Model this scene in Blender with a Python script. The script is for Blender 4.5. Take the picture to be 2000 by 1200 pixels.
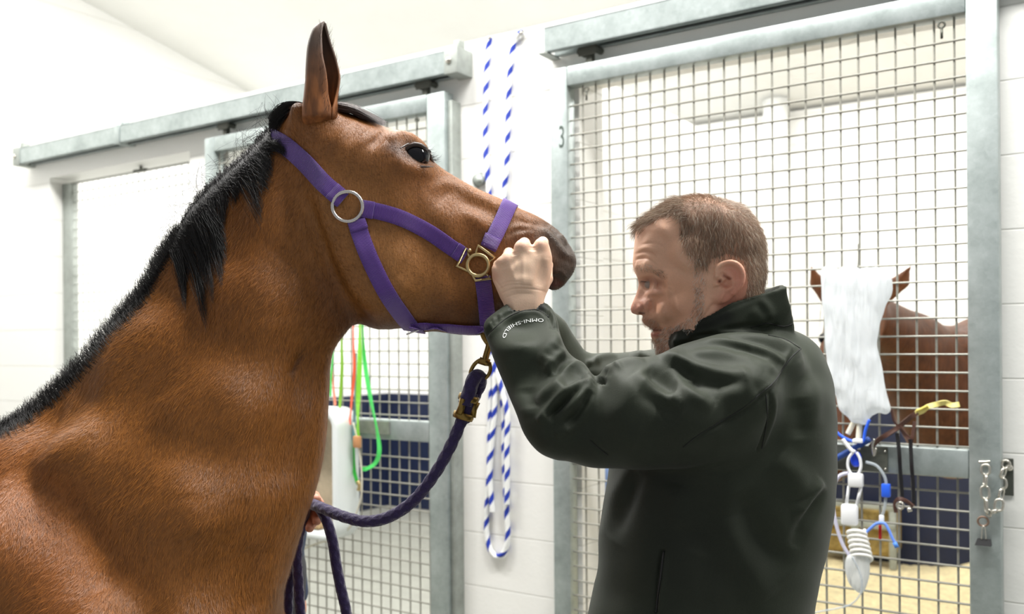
import bpy, bmesh, math, random
import numpy as np
from mathutils import Vector, Matrix
from mathutils.bvhtree import BVHTree
random.seed(7); rng = np.random.default_rng(7)
for o in list(bpy.data.objects): bpy.data.objects.remove(o)
SC = bpy.context.scene
C = SC.collection
PI = math.pi

# ---------------------------------------------------------------- camera
F = 1803.27; CY = 671.45; ROLL = .0077557; CAMZ = 1.45
cr, sr = math.cos(ROLL), math.sin(ROLL)
cd = bpy.data.cameras.new('camera'); cam = bpy.data.objects.new('camera', cd); C.objects.link(cam)
cd.sensor_width = 36; cd.lens = F/2000*36; cd.shift_y = (CY-600)/2000
cd.clip_start = .05
cd.dof.use_dof = True; cd.dof.focus_distance = 1.5; cd.dof.aperture_fstop = 4.6
cam.matrix_world = Matrix(((cr, sr, 0, 0), (0, 0, -1, 0), (-sr, cr, 0, CAMZ), (0, 0, 0, 1)))
SC.camera = cam

# ---------------------------------------------------------------- light
SC.view_settings.view_transform = 'Standard'; SC.view_settings.look = 'None'
SC.view_settings.gamma = 1; SC.view_settings.use_curve_mapping = False
SC.view_settings.exposure = -0.12
W = bpy.data.worlds.new('daylight'); SC.world = W; W.use_nodes = True
W.node_tree.nodes['Background'].inputs[0].default_value = (.96, .98, 1, 1)
W.node_tree.nodes['Background'].inputs[1].default_value = .40

def area(name, loc, rot, sx, sy, power, col=(1, .98, .95)):
    l = bpy.data.lights.new(name, 'AREA'); l.shape = 'RECTANGLE'; l.size = sx; l.size_y = sy
    l.energy = power; l.color = col
    o = bpy.data.objects.new(name, l); C.objects.link(o); o.location = loc; o.rotation_euler = rot
    return o

# ---------------------------------------------------------------- frames
PHI = .58647; WX, WY = 1.20542, 2.50358
EX = Vector((math.cos(PHI), -math.sin(PHI), 0)); EY = Vector((math.sin(PHI), math.cos(PHI), 0))
def ray(px, py):
    a = px-1000; b = CY-py
    return Vector(((a*cr+b*sr)/F, 1, (-a*sr+b*cr)/F))
def at(px, py, Y):                     # point at distance Y in front of the camera
    r = ray(px, py); return Vector((r.x*Y, Y, CAMZ+r.z*Y))
def proj(P):
    x, y, z = P; u = x/y*F; v = (z-CAMZ)/y*F
    return 1000+u*cr-v*sr, CY-(u*sr+v*cr)
def L2W(x, y, z): return Vector((WX, WY, 0))+EX*x+EY*y+Vector((0, 0, z))
def wl(px, py, y=0.):                  # stable-wall coordinates of a pixel on the plane local y
    r = ray(px, py); W0 = Vector((WX, WY, 0))
    t = (y+W0.dot(EY))/(r.x*EY.x+r.y*EY.y)
    P = Vector((r.x*t, r.y*t, 0))-W0
    return P.dot(EX), CAMZ+r.z*t
WROT = -PHI

# ---------------------------------------------------------------- objects
def tag(o, label=None, cat=None, group=None, kind=None):
    if label: o['label'] = label
    if cat: o['category'] = cat
    if group: o['group'] = group
    if kind: o['kind'] = kind
    return o
def link(o, parent=None, keep=True):
    C.objects.link(o)
    if parent is not None:
        o.parent = parent
        if keep: o.matrix_parent_inverse = parent.matrix_world.inverted()
    return o
def empty(name, loc, label, cat, group=None, rz=0):
    o = bpy.data.objects.new(name, None); C.objects.link(o)
    o.location = loc; o.rotation_euler = (0, 0, rz); o.empty_display_size = .05
    o.matrix_world = Matrix.Translation(loc) @ Matrix.Rotation(rz, 4, 'Z')
    return tag(o, label, cat, group)
def mesh_np(name, V, Fs, mats, parent=None, smooth=True, local=False):
    me = bpy.data.meshes.new(name)
    V = np.asarray(V, dtype=np.float64)
    me.from_pydata([], [], []) 
    if isinstance(Fs, np.ndarray):
        n, k = Fs.shape
        me.vertices.add(len(V)); me.vertices.foreach_set('co', V.ravel())
        me.loops.add(n*k); me.loops.foreach_set('vertex_index', Fs.ravel().astype(np.int32))
        me.polygons.add(n); me.polygons.foreach_set('loop_start', (np.arange(n)*k).astype(np.int32))
        me.update(calc_edges=True)
    else:
        me.from_pydata([tuple(v) for v in V], [], [tuple(f) for f in Fs])
    me.validate()
    for p in (mats if isinstance(mats, (list, tuple)) else [mats]): me.materials.append(p)
    me.polygons.foreach_set('use_smooth', [smooth]*len(me.polygons))
    o = bpy.data.objects.new(name, me)
    link(o, parent, keep=not local)
    return o
class MB:                              # mesh builder: boxes, bars, tubes in one mesh
    def __init__(s): s.V = []; s.F = []
    def add(s, V, F):
        n = len(s.V); s.V += [tuple(v) for v in V]; s.F += [tuple(i+n for i in f) for f in F]; return s
    def box(s, x0, x1, y0, y1, z0, z1, b=0):
        if b <= 0:
            V = [(x, y, z) for x in (x0, x1) for y in (y0, y1) for z in (z0, z1)]
            return s.add(V, [(0, 1, 3, 2), (4, 6, 7, 5), (0, 4, 5, 1), (2, 3, 7, 6), (0, 2, 6, 4), (1, 5, 7, 3)])
        bm = bmesh.new(); bmesh.ops.create_cube(bm, size=1)
        for v in bm.verts: v.co = Vector(((x0+x1)/2+v.co.x*(x1-x0), (y0+y1)/2+v.co.y*(y1-y0), (z0+z1)/2+v.co.z*(z1-z0)))
        bmesh.ops.bevel(bm, geom=list(bm.edges), offset=b, segments=2, affect='EDGES', profile=.5)
        V = [v.co.copy() for v in bm.verts]; F_ = [[v.index for v in f.verts] for f in bm.faces]; bm.free()
        return s.add(V, F_)
    def tube(s, pts, r, n=8, cap=True, closed=False, flat=1.0, ref=None):
        P = [Vector(p) for p in pts]; m = len(P)
        R = r if isinstance(r, (list, tuple)) else [r]*m
        V = []; up = None
        for i, p in enumerate(P):
            if closed: t = P[(i+1) % m]-P[i-1]
            else: t = P[min(i+1, m-1)]-P[max(i-1, 0)]
            t.normalize()
            if up is None:
                up = Vector(ref) if ref else (Vector((0, 0, 1)) if abs(t.z) < .9 else Vector((1, 0, 0)))
            a = t.cross(up)
            if a.length < 1e-6: a = t.orthogonal()
            a.normalize(); bb = a.cross(t).normalized(); up = bb
            for k in range(n):
                th = 2*PI*k/n; V.append(p+a*math.cos(th)*R[i]+bb*math.sin(th)*R[i]*flat)
        Fc = []
        for i in range(m if closed else m-1):
            j = (i+1) % m
            for k in range(n): Fc.append((i*n+k, i*n+(k+1) % n, j*n+(k+1) % n, j*n+k))
        if cap and not closed:
            Fc.append(tuple(range(n))[::-1]); Fc.append(tuple((m-1)*n+k for k in range(n)))
        return s.add(V, Fc)
    def cyl(s, a, b, r, n=16): return s.tube([a, b], r, n)
    def torus(s, c, axis, R, r, n=28, k=8, a0=0, a1=2*PI):
        c = Vector(c); ax = Vector(axis).normalized(); u = ax.orthogonal().normalized(); v = ax.cross(u)
        full = abs(a1-a0-2*PI) < 1e-6
        return s.tube([c+(u*math.cos(a0+(a1-a0)*i/n)+v*math.sin(a0+(a1-a0)*i/n))*R for i in range(n if full else n+1)], r, k, closed=full, ref=ax)
    def ball(s, c, r, n=12, sc=(1, 1, 1)):
        V = []; Fc = []
        for i in range(n+1):
            a = PI*i/n
            for j in range(2*n):
                b = PI*j/n; V.append((c[0]+r*sc[0]*math.sin(a)*math.cos(b), c[1]+r*sc[1]*math.sin(a)*math.sin(b), c[2]+r*sc[2]*math.cos(a)))
        for i in range(n):
            for j in range(2*n): Fc.append((i*2*n+j, (i+1)*2*n+j, (i+1)*2*n+(j+1) % (2*n), i*2*n+(j+1) % (2*n)))
        return s.add(V, Fc)
    def xf(s, M): s.V = [tuple(M @ Vector(v)) for v in s.V]; return s
    def build(s, name, mat, parent=None, smooth=False, local=False):
        me = bpy.data.meshes.new(name); me.from_pydata(s.V, [], s.F); me.validate()
        for p in (mat if isinstance(mat, (list, tuple)) else [mat]): me.materials.append(p)
        if smooth: me.polygons.foreach_set('use_smooth', [True]*len(me.polygons))
        o = bpy.data.objects.new(name, me); link(o, parent, keep=not local); return o
def soft(o, ang=40):
    me = o.data; me.polygons.foreach_set('use_smooth', [True]*len(me.polygons))
    bm = bmesh.new(); bm.from_mesh(me)
    for e in bm.edges:
        if len(e.link_faces) == 2 and e.calc_face_angle(0) > math.radians(ang): e.smooth = False
    bm.to_mesh(me); bm.free(); return o
def spline(pts, m=8, closed=False):    # Catmull-Rom through points of any dimension
    P = np.array([tuple(p) for p in pts], float); n = len(P); out = []
    rngs = range(n) if closed else range(n-1)
    for i in rngs:
        if closed: a, b, c_, d = P[i-1], P[i], P[(i+1) % n], P[(i+2) % n]
        else: a, b, c_, d = P[max(i-1, 0)], P[i], P[i+1], P[min(i+2, n-1)]
        for k in range(m):
            t = k/m
            out.append(.5*((2*b)+(-a+c_)*t+(2*a-5*b+4*c_-d)*t*t+(-a+3*b-3*c_+d)*t**3))
    if not closed: out.append(P[-1])
    return np.array(out)

# ---------------------------------------------------------------- materials
def newmat(name):
    m = bpy.data.materials.new(name); m.use_nodes = True
    nt = m.node_tree; return m, nt, nt.nodes['Principled BSDF'], nt.nodes['Material Output']
def rgb(h): 
    h = h.lstrip('#'); v = [int(h[i:i+2], 16)/255 for i in (0, 2, 4)]
    return tuple((c/12.92 if c < .04045 else ((c+.055)/1.055)**2.4) for c in v)+(1,)
def mat(name, col, rough=.6, metal=0, var=0, scale=20, bump=0, bscale=None, spec=None, sheen=0, alpha=1, trans=0, emis=0, obj=True, detail=6, stretch=None, coat=0):
    m, nt, b, out = newmat(name)
    col = rgb(col) if isinstance(col, str) else tuple(col)
    b.inputs['Base Color'].default_value = col; b.inputs['Roughness'].default_value = rough
    b.inputs['Metallic'].default_value = metal
    if spec is not None: b.inputs['Specular IOR Level'].default_value = spec
    if sheen: b.inputs['Sheen Weight'].default_value = sheen; b.inputs['Sheen Roughness'].default_value = .4
    if alpha < 1: b.inputs['Alpha'].default_value = alpha
    if trans: b.inputs['Transmission Weight'].default_value = trans
    if coat: b.inputs['Coat Weight'].default_value = coat
    if emis: b.inputs['Emission Color'].default_value = col; b.inputs['Emission Strength'].default_value = emis
    tc = nt.nodes.new('ShaderNodeTexCoord'); src = tc.outputs['Object']
    if stretch:
        mp = nt.nodes.new('ShaderNodeMapping'); mp.inputs['Scale'].default_value = stretch
        nt.links.new(src, mp.inputs[0]); src = mp.outputs[0]
    if var:
        n = nt.nodes.new('ShaderNodeTexNoise'); n.inputs['Scale'].default_value = scale; n.inputs['Detail'].default_value = detail
        n.inputs['Roughness'].default_value = .65
        nt.links.new(src, n.inputs['Vector'])
        r = nt.nodes.new('ShaderNodeValToRGB'); r.color_ramp.elements[0].position = .3; r.color_ramp.elements[1].position = .7
        r.color_ramp.elements[0].color = tuple(c*(1-var) for c in col[:3])+(1,)
        r.color_ramp.elements[1].color = tuple(min(1, c*(1+var)) for c in col[:3])+(1,)
        nt.links.new(n.outputs[0], r.inputs[0]); nt.links.new(r.outputs[0], b.inputs['Base Color'])
    if bump:
        n2 = nt.nodes.new('ShaderNodeTexNoise'); n2.inputs['Scale'].default_value = bscale or scale; n2.inputs['Detail'].default_value = detail
        nt.links.new(src, n2.inputs['Vector'])
        bp = nt.nodes.new('ShaderNodeBump'); bp.inputs['Strength'].default_value = 1; bp.inputs['Distance'].default_value = bump
        nt.links.new(n2.outputs[0], bp.inputs['Height']); nt.links.new(bp.outputs[0], b.inputs['Normal'])
    return m
def galv(name, a='#8c9694', c='#b2bbba', metal=.5, rough=.42):
    m, nt, b, out = newmat(name)
    tc = nt.nodes.new('ShaderNodeTexCoord')
    v = nt.nodes.new('ShaderNodeTexVoronoi'); v.inputs['Scale'].default_value = 60
    n = nt.nodes.new('ShaderNodeTexNoise'); n.inputs['Scale'].default_value = 9; n.inputs['Detail'].default_value = 8; n.inputs['Roughness'].default_value = .7
    nt.links.new(tc.outputs['Object'], v.inputs['Vector']); nt.links.new(tc.outputs['Object'], n.inputs['Vector'])
    mx = nt.nodes.new('ShaderNodeMix'); mx.data_type = 'FLOAT'; mx.inputs[0].default_value = .9
    nt.links.new(v.outputs['Color'], mx.inputs[2]); nt.links.new(n.outputs[0], mx.inputs[3])
    r = nt.nodes.new('ShaderNodeValToRGB'); r.color_ramp.elements[0].position = .32; r.color_ramp.elements[1].position = .68
    r.color_ramp.elements[0].color = rgb(a); r.color_ramp.elements[1].color = rgb(c)
    nt.links.new(mx.outputs[0], r.inputs[0]); nt.links.new(r.outputs[0], b.inputs['Base Color'])
    b.inputs['Metallic'].default_value = metal; b.inputs['Roughness'].default_value = rough
    bp = nt.nodes.new('ShaderNodeBump'); bp.inputs['Distance'].default_value = .0006; bp.inputs['Strength'].default_value = .6
    nt.links.new(n.outputs[0], bp.inputs['Height']); nt.links.new(bp.outputs[0], b.inputs['Normal'])
    return m
def blockwall(name, col='#f1f1ee', joint='#c9c9c4', bw=60, bh=.2, off=(0, 0, 0)):
    m, nt, b, out = newmat(name)
    tc = nt.nodes.new('ShaderNodeTexCoord'); mp = nt.nodes.new('ShaderNodeMapping')
    sp = nt.nodes.new('ShaderNodeSeparateXYZ'); cb = nt.nodes.new('ShaderNodeCombineXYZ')
    nt.links.new(tc.outputs['Object'], sp.inputs[0])
    ad = nt.nodes.new('ShaderNodeMath'); ad.operation = 'ADD'
    nt.links.new(sp.outputs[0], ad.inputs[0]); nt.links.new(sp.outputs[1], ad.inputs[1])
    nt.links.new(ad.outputs[0], cb.inputs[0]); nt.links.new(sp.outputs[2], cb.inputs[1])
    nt.links.new(cb.outputs[0], mp.inputs[0]); mp.inputs['Location'].default_value = off
    br = nt.nodes.new('ShaderNodeTexBrick'); br.inputs['Scale'].default_value = 1
    br.inputs['Brick Width'].default_value = bw; br.inputs['Row Height'].default_value = bh
    br.inputs['Mortar Size'].default_value = .003; br.inputs['Mortar Smooth'].default_value = .6
    br.inputs['Color1'].default_value = rgb(col); br.inputs['Color2'].default_value = rgb(col); br.inputs['Mortar'].default_value = rgb(joint)
    nt.links.new(mp.outputs[0], br.inputs['Vector'])
    nt.links.new(br.outputs['Color'], b.inputs['Base Color']); b.inputs['Roughness'].default_value = .45
    n = nt.nodes.new('ShaderNodeTexNoise'); n.inputs['Scale'].default_value = 60; n.inputs['Detail'].default_value = 5
    nt.links.new(tc.outputs['Object'], n.inputs['Vector'])
    b1 = nt.nodes.new('ShaderNodeBump'); b1.inputs['Distance'].default_value = .0008; nt.links.new(n.outputs[0], b1.inputs['Height'])
    b2 = nt.nodes.new('ShaderNodeBump'); b2.invert = True; b2.inputs['Distance'].default_value = .0015
    nt.links.new(br.outputs['Fac'], b2.inputs['Height']); nt.links.new(b1.outputs[0], b2.inputs['Normal']); nt.links.new(b2.outputs[0], b.inputs['Normal'])
    return m
# ================================================================ the stable block
M = {}
M['block'] = blockwall('painted_block', '#f1f1ed', '#dcdcd6', off=(.12, -.145, 0))
M['block2'] = blockwall('painted_block_inside', '#f4f4f1', '#e2e2dc', off=(0, 0, 0))
M['roof'] = mat('roof_lining', '#eeeeea', .7, var=.03, scale=2)
M['galv'] = galv('galvanised_steel')
M['galvd'] = galv('galvanised_dull', '#8a8f89', '#a9afaa', .3, .55)
M['wire'] = mat('mesh_wire', '#929188', .45, .3, var=.12, scale=60)
M['navy'] = mat('navy_rubber', '#141e3a', .5, var=.15, scale=30, bump=.001, bscale=120)
M['concrete'] = mat('concrete_floor', '#8f9088', .55, var=.12, scale=7, bump=.001, bscale=50)
M['steel'] = mat('bright_steel', '#c9c6bc', .25, .9)
M['darksteel'] = mat('dark_steel', '#55564f', .45, .6)
M['black'] = mat('black_paint', '#17181a', .45)
M['blackrubber'] = mat('black_rubber', '#141416', .6)

FRONT = Matrix.Translation((WX, WY, 0)) @ Matrix.Rotation(WROT, 4, 'Z')
def S(name, mb, m, smooth=False):      # structure in stable-wall coordinates
    o = mb.build(name, m, smooth=smooth); o.matrix_world = FRONT; o['kind'] = 'structure'; return o
def wthing(name, x, y, z, label, cat, group=None):
    return empty(name, L2W(x, y, z), label, cat, group, rz=WROT)
def wpart(mb, name, m, t, x, y, z, smooth=False):   # mb in stable-wall coordinates, becomes part of thing at (x,y,z)
    mb.V = [(a-x, b-y, c-z) for a, b, c in mb.V]
    return mb.build(name, m, t, smooth=smooth, local=True)
HW = 2.585
YW0, YW1 = .045, .215                  # front wall thickness
xs_open = [(-4.487, -3.30, 2.372), (-3.02, -1.79, 2.37), (-1.19, .045, 2.37)]
w = MB(); x = -5.2
for a, b, h in xs_open:
    w.box(x, a, YW0, YW1, 0, HW); w.box(a, b, YW0, YW1, h, HW); x = b
w.box(x, 2.2, YW0, YW1, 0, HW)
S('wall_front', w, M['block'])
w = MB().box(-5.2, 2.6, 3.6, 3.75, 0, 3.03); S('wall_back', w, M['block2'])
w = MB().box(-5.35, -5.2, -5.2, 3.75, 0, 4.9); S('wall_left', w, M['block2'])
for i, xp in enumerate((-1.49, .75)):
    S('wall_stall', MB().box(xp-.06, xp+.06, YW1+.001, 3.599, 0, 2.55), M['block2']).name = 'wall_stall_%d' % (i+1)
# roof: rises from the back wall to a ridge above the aisle, then falls again
rz = lambda y: 3.03+(3.75-y)*.213 if y > -1.6 else 3.03+(3.75+1.6)*.213-(-1.6-y)*.213
r = MB()
def slab(mb, x0, x1, y0, y1, t=.08):
    V = [(x0, y0, rz(y0)), (x1, y0, rz(y0)), (x1, y1, rz(y1)), (x0, y1, rz(y1))]
    V += [(a, b, c+t) for a, b, c in V]
    mb.add(V, [(0, 1, 2, 3), (7, 6, 5, 4), (0, 4, 5, 1), (1, 5, 6, 2), (2, 6, 7, 3), (3, 7, 4, 0)])
slab(r, -5.2, 3.2, -1.6, 3.75); slab(r, -5.2, 3.2, -3.0, -1.601)
S('ceiling', r, M['roof'])
f = MB().box(-5.2, 3.2, -3.2, 3.6, -.1, 0); S('floor', f, M['concrete'])
# navy rubber kick boards on the stall back walls
for i, (a, b) in enumerate(((-5.19, -1.56), (-1.42, .68))):
    S('trim_%d' % (i+1), MB().box(a, b, 3.55, 3.598, .0, 1.01, .006), M['navy'])

S('trim_3', MB().box(-5.199, -5.16, .23, 3.549, 0, 1.01, .006), M['navy'])
# ---- ceiling lamps
lampm = mat('lamp_diffuser', '#ffffff', .4, emis=5.5)
casing = mat('lamp_casing', '#f2f2f0', .4)
def ceil_lamp(x, y, L, label, power):
    z = rz(y)-.09
    t = wthing('ceiling_lamp', x, y, z, label, 'ceiling light', 'tube lamps under the roof')
    wpart(MB().box(x-L/2, x+L/2, y-.08, y+.08, z+.02, z+.085, .008), 'casing', casing, t, x, y, z)
    wpart(MB().box(x-L/2+.02, x+L/2-.02, y-.06, y+.06, z-.01, z+.021, .006), 'diffuser', lampm, t, x, y, z)
    a = area('lamp_light', L2W(x, y, z-.03), (0, 0, WROT), L, .3, power)
    return t
ceil_lamp(-3.35, .75, 1.5, 'glowing tube lamp under the roof, behind the horse ear', 45)
ceil_lamp(-1.75, .2, 1.5, 'glowing tube lamp under the roof, above the striped rope', 45)
ceil_lamp(-.4, 2.2, 1.5, 'tube lamp under the roof above the numbered stall', 40)
ceil_lamp(-2.3, 2.2, 1.5, 'tube lamp under the roof above the middle stall', 40)
ceil_lamp(-4.2, 2.2, 1.3, 'tube lamp under the roof above the far left stall', 40)
ceil_lamp(-.3, -1.2, 1.5, 'tube lamp over the aisle, right of the man', 110)
ceil_lamp(-2.4, -1.2, 1.5, 'tube lamp over the aisle, above the bay horse', 110)
ceil_lamp(-4.3, -.9, 1.3, 'added unseen lamp over the aisle to brighten the far left wall', 45)  # extra lamp out of view, added to lift the left wall
ceil_lamp(1.6, -.9, 1.5, 'tube lamp over the aisle, nearest the camera', 80)

# ---- sliding mesh doors
def mesh_part(x0, x1, z0, z1, vx, hz, y=0, r=.0032):
    mb = MB()
    for X in vx: mb.tube([(X, y, z0), (X, y, z1)], r, 6)
    for Z in hz: mb.tube([(x0, y-.004, Z), (x1, y-.004, Z)], r, 6)
    return mb
def steel_door(x0, x1, xi0, xi1, label, vx, hz, zt=2.393, lower=True):
    t = wthing('sliding_door', (x0+x1)/2, 0, 0, label, 'door')
    cx = (x0+x1)/2; d = .028; o = (cx, 0, 0)
    for a, b in ((x0, xi0), (xi1, x1)):
        soft(wpart(MB().box(a, b, -d, d, .04, zt, .005), 'stile', M['galv'], t, *o))
    soft(wpart(MB().box(xi0, xi1, -d, d, zt-.067, zt, .005), 'top_rail', M['galv'], t, *o))
    soft(wpart(MB().box(xi0, xi1, -d, d, 1.079, 1.156, .005), 'middle_rail', M['galv'], t, *o))
    soft(wpart(MB().box(xi0, xi1, -d, d, .04, .11, .005), 'bottom_rail', M['galv'], t, *o))
    zu = [z for z in hz if z > 1.156]; zl = [z for z in hz if z < 1.07]
    wpart(mesh_part(xi0, xi1, 1.15, zt-.06, vx, zu), 'mesh_panel', M['wire'], t, *o)
    wpart(mesh_part(xi0, xi1, .1, 1.085, vx, zl), 'mesh_panel', M['wire'], t, *o)
    return t, o
d3, o3 = steel_door(-1.264, .107, -1.197, .031, 'galvanised sliding mesh door with the number 3 on its left upright',
    [-.05*c for c in range(0, 24)], [2.2613-.05*r for r in range(0, 23)]+[1.037-.05*r for r in range(0, 19)])
d2, o2 = steel_door(-3.10, -1.722, -3.034, -1.808, 'galvanised sliding mesh door behind the bay horse neck',
    [-1.828-.05*c for c in range(0, 25)], [2.274-.05*r for r in range(0, 23)]+[1.011-.05*r for r in range(0, 18)])
# side edge of the middle door stands a little proud of a closing post
soft(wpart(MB().box(-1.722, -1.70, -.01, .044, .04, 2.36, .003), 'closing_strip', M['galvd'], d2, *o2))
# number 3
def text_mesh(s, size, ext=.0, font=None):
    cu = bpy.data.curves.new('t', 'FONT'); cu.body = s; cu.size = size; cu.extrude = ext; cu.align_x = 'CENTER'; cu.resolution_u = 6
    o = bpy.data.objects.new('t', cu); C.objects.link(o)
    bpy.context.view_layer.update()
    me = bpy.data.meshes.new_from_object(o.evaluated_get(bpy.context.evaluated_depsgraph_get()))
    V = [v.co.copy() for v in me.vertices]; Fc = [list(p.vertices) for p in me.polygons]
    bpy.data.objects.remove(o); return V, Fc
V, Fc = text_mesh('3', .108)
xa, xb = min(v.x for v in V), max(v.x for v in V)
mb = MB().add([(-1.2185+(v.x-(xa+xb)/2)*.50, -.0288, 2.119+v.y) for v in V], Fc)
# thin plate thickness for the stencilled figure
wpart(mb, 'door_number', mat('number_paint', '#4a5650', .6), d3, *o3)['label'] = 'dark stencilled number 3'
# small eye bolts in the top of the meshes
for t, o, xx in ((d3, o3, -.028), (d3, o3, -1.125), (d2, o2, -1.86)):
    wpart(MB().torus((xx, -.02, 2.305), (0, 1, 0), .008, .003, 14, 6).tube([(xx, -.02, 2.297), (xx, -.02, 2.268)], .0035, 8), 'eye_bolt', M['darksteel'], t, *o, smooth=True)
# bolts and dark slide plate on the middle rails
wpart(MB().box(-.335, -.172, -.036, -.028, 1.083, 1.153), 'lock_plate', mat('dirty_steel', '#5f6259', .55, .4, var=.2, scale=30), d3, *o3)
for zz in (1.142, 1.092):
    wpart(MB().ball((-.178, -.037, zz), .004, 6), 'bolt', M['steel'], d3, *o3, smooth=True)
wpart(MB().box(-2.16, -2.0, -.036, -.028, 1.10, 1.15), 'lock_plate', mat('dirty_steel2', '#8b8e86', .55, .4, var=.2, scale=30), d2, *o2)
# grey jamb angle left of stall three opening and right post
# ---- sliding rails
def rail(x0, x1, z0, z1, label, joints=(), capr=False, capl=False):
    t = wthing('door_rail', (x0+x1)/2, 0, z0, label, 'rail'); o = ((x0+x1)/2, 0, z0)
    mb = MB().box(x0, x1, -.045, -.040, z0, z1).box(x0, x1, -.045, .03, z1-.005, z1).box(x0, x1, .026, .03, z0, z1)
    mb.box(x0, x1, -.045, -.022, z0, z0+.004).box(x0, x1, .008, .03, z0, z0+.004)
    wpart(mb, 'track', M['galv'], t, *o)
    for j in joints:
        soft(wpart(MB().box(j-.02, j+.02, -.05, .044, z0-.004, z1+.004, .002).box(j-.012, j+.012, -.02, .02, z1+.004, z1+.03, .002), 'joint_bracket', M['galv'], t, *o))
    for X, on in ((x1, capr), (x0, capl)):
        if on:
            sgn = 1 if X == x1 else -1
            a, b = sorted((X-.05*sgn, X+.012*sgn))
            soft(wpart(MB().box(a, b, -.052, .044, z0-.006, z1+.006, .003), 'end_stop', M['galvd'], t, *o))
            c_ = (a+b)/2
            wpart(MB().ball((c_-.008, -.055, (z0+z1)/2), .013, 8, (1, .6, 1)), 'bolt', M['steel'], t, *o, smooth=True)
            soft(wpart(MB().box(c_-.012, c_+.015, -.02, .02, z1+.006, z1+.04, .003), 'bracket_tab', M['galvd'], t, *o))
    return t, o
R2, oR2 = rail(-4.675, -1.655, 2.450, 2.535, 'long galvanised sliding-door track left of the striped rope', joints=(-3.735,), capr=True, capl=True)
R3, oR3 = rail(-1.275, 2.0, 2.450, 2.535, 'galvanised sliding-door track above the numbered door', capl=False)
for t, o, X in ((R2, oR2, -1.83), (R2, oR2, -2.98), (R3, oR3, -1.12), (R3, oR3, -.06)):
    w = wpart(MB().box(X-.012, X+.012, -.012, .012, 2.385, 2.452, .003).cyl((X-.03, -.02, 2.437), (X-.03, .02, 2.437), .012, 12).cyl((X+.03, -.02, 2.437), (X+.03, .02, 2.437), .012, 12).box(X-.035, X+.035, -.022, -.016, 2.42, 2.45, .002), 'hanger', M['darksteel'], t, *o)
wpart(MB().box(-1.297, -1.262, -.05, .044, 2.446, 2.450), 'end_plate', M['galvd'], R3, *oR3)

# ---- far left opening: mesh gate hung inside the wall
gy = .13; gz = wl(145, 358, gy)[1]
g = wthing('stall_gate', -4.1, gy, 0, 'pale mesh gate set back inside the far left opening', 'gate')
og = (-4.1, gy, 0)
soft(wpart(MB().box(-4.480, -4.395, gy-.02, gy+.02, .05, gz, .004), 'stile', M['galvd'], g, *og))
wm = mat('pale_wire', '#c3c6c2', .45, .3)
wpart(mesh_part(-4.40, -3.31, .1, gz, [-4.37+.05*c for c in range(22)], [gz-.002-.05*r for r in range(45)], y=gy), 'mesh_panel', wm, g, *og)
wpart(MB().tube([(-4.48, gy, gz), (-3.31, gy, gz)], .006, 8), 'top_wire', M['wire'], g, *og)
wpart(MB().cyl((-3.80, gy, gz), (-3.80, gy, 2.371), .008, 8).box(-3.85, -3.75, gy-.012, gy+.012, gz-.004, gz+.010), 'top_latch', M['darksteel'], g, *og)

# white down pipe / duct in the back of stall three and steel purlin
pt = wthing('down_pipe', -1.58, 3.45, 2.66, 'thick white pipe hanging under the roof behind the numbered door', 'pipe')
wpart(MB().cyl((-1.58, 3.45, 2.60), (-1.58, 3.45, rz(3.45)-.01), .085, 24), 'pipe', mat('white_pvc', '#f3f4f2', .35), pt, -1.58, 3.45, 2.66, smooth=True)
wpart(MB().cyl((-1.58, 3.45, 2.60), (-1.58, 3.45, 2.66), .095, 24), 'collar', mat('white_pvc2', '#ecedea', .35), pt, -1.58, 3.45, 2.66, smooth=True)
# ---- bedding
def bedding():
    nx, ny = 90, 90; V = []
    for j in range(ny+1):
        for i in range(nx+1):
            x_ = -1.42+2.1*i/nx; y_ = .22+3.32*j/ny
            h = .06+.05*math.sin(x_*3.1+1)*math.sin(y_*2.2)+.16*math.exp(-((x_+.12)**2/.10+(y_-3.2)**2/.12))+.03*math.exp(-((x_+.9)**2/.2+(y_-3.1)**2/.1))
            h += random.uniform(-.008, .008)
            V.append((x_, y_, max(h, .01)))
    Fc = [(j*(nx+1)+i, j*(nx+1)+i+1, (j+1)*(nx+1)+i+1, (j+1)*(nx+1)+i) for j in range(ny) for i in range(nx)]
    mb = MB().add(V, Fc)
    o = mb.build('straw_bedding', mat('wood_shavings', '#eddcb0', .9, var=.22, scale=26, bump=.012, bscale=70), smooth=True)
    o.matrix_world = FRONT
    tag(o, 'pale cream shavings spread over the floor of the numbered stall', 'bedding', kind='stuff')
bedding()
# ================================================================ sculpting tools
def smooth_poly(px, Yf, m=6):
    """closed outline given in picture positions, each at its own distance -> world (x,z)"""
    P = spline(px, m, closed=True)
    out = []
    for a, b in P:
        Y = Yf(a, b); q = at(a, b, Y); out.append((q.x, q.z))
    return np.array(out)
def sdist(poly, X, Z):
    """signed distance (positive inside) of the points to a closed polygon"""
    P = np.stack([X.ravel(), Z.ravel()], 1); D = np.full(len(P), 1e9); ins = np.zeros(len(P), bool)
    n = len(poly)
    for i in range(n):
        a = poly[i]; b = poly[(i+1) % n]; e = b-a; L = (e**2).sum()+1e-12
        w = P-a; t = np.clip((w@e)/L, 0, 1)
        d = ((w-t[:, None]*e)**2).sum(1); np.minimum(D, d, out=D)
        if abs(e[1]) > 1e-12:
            c_ = ((a[1] > P[:, 1]) != (b[1] > P[:, 1])) & (P[:, 0] < (b[0]-a[0])*(P[:, 1]-a[1])/(b[1]-a[1])+a[0])
            ins ^= c_
    D = np.sqrt(D); D[~ins] *= -1
    return D.reshape(X.shape)
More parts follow.
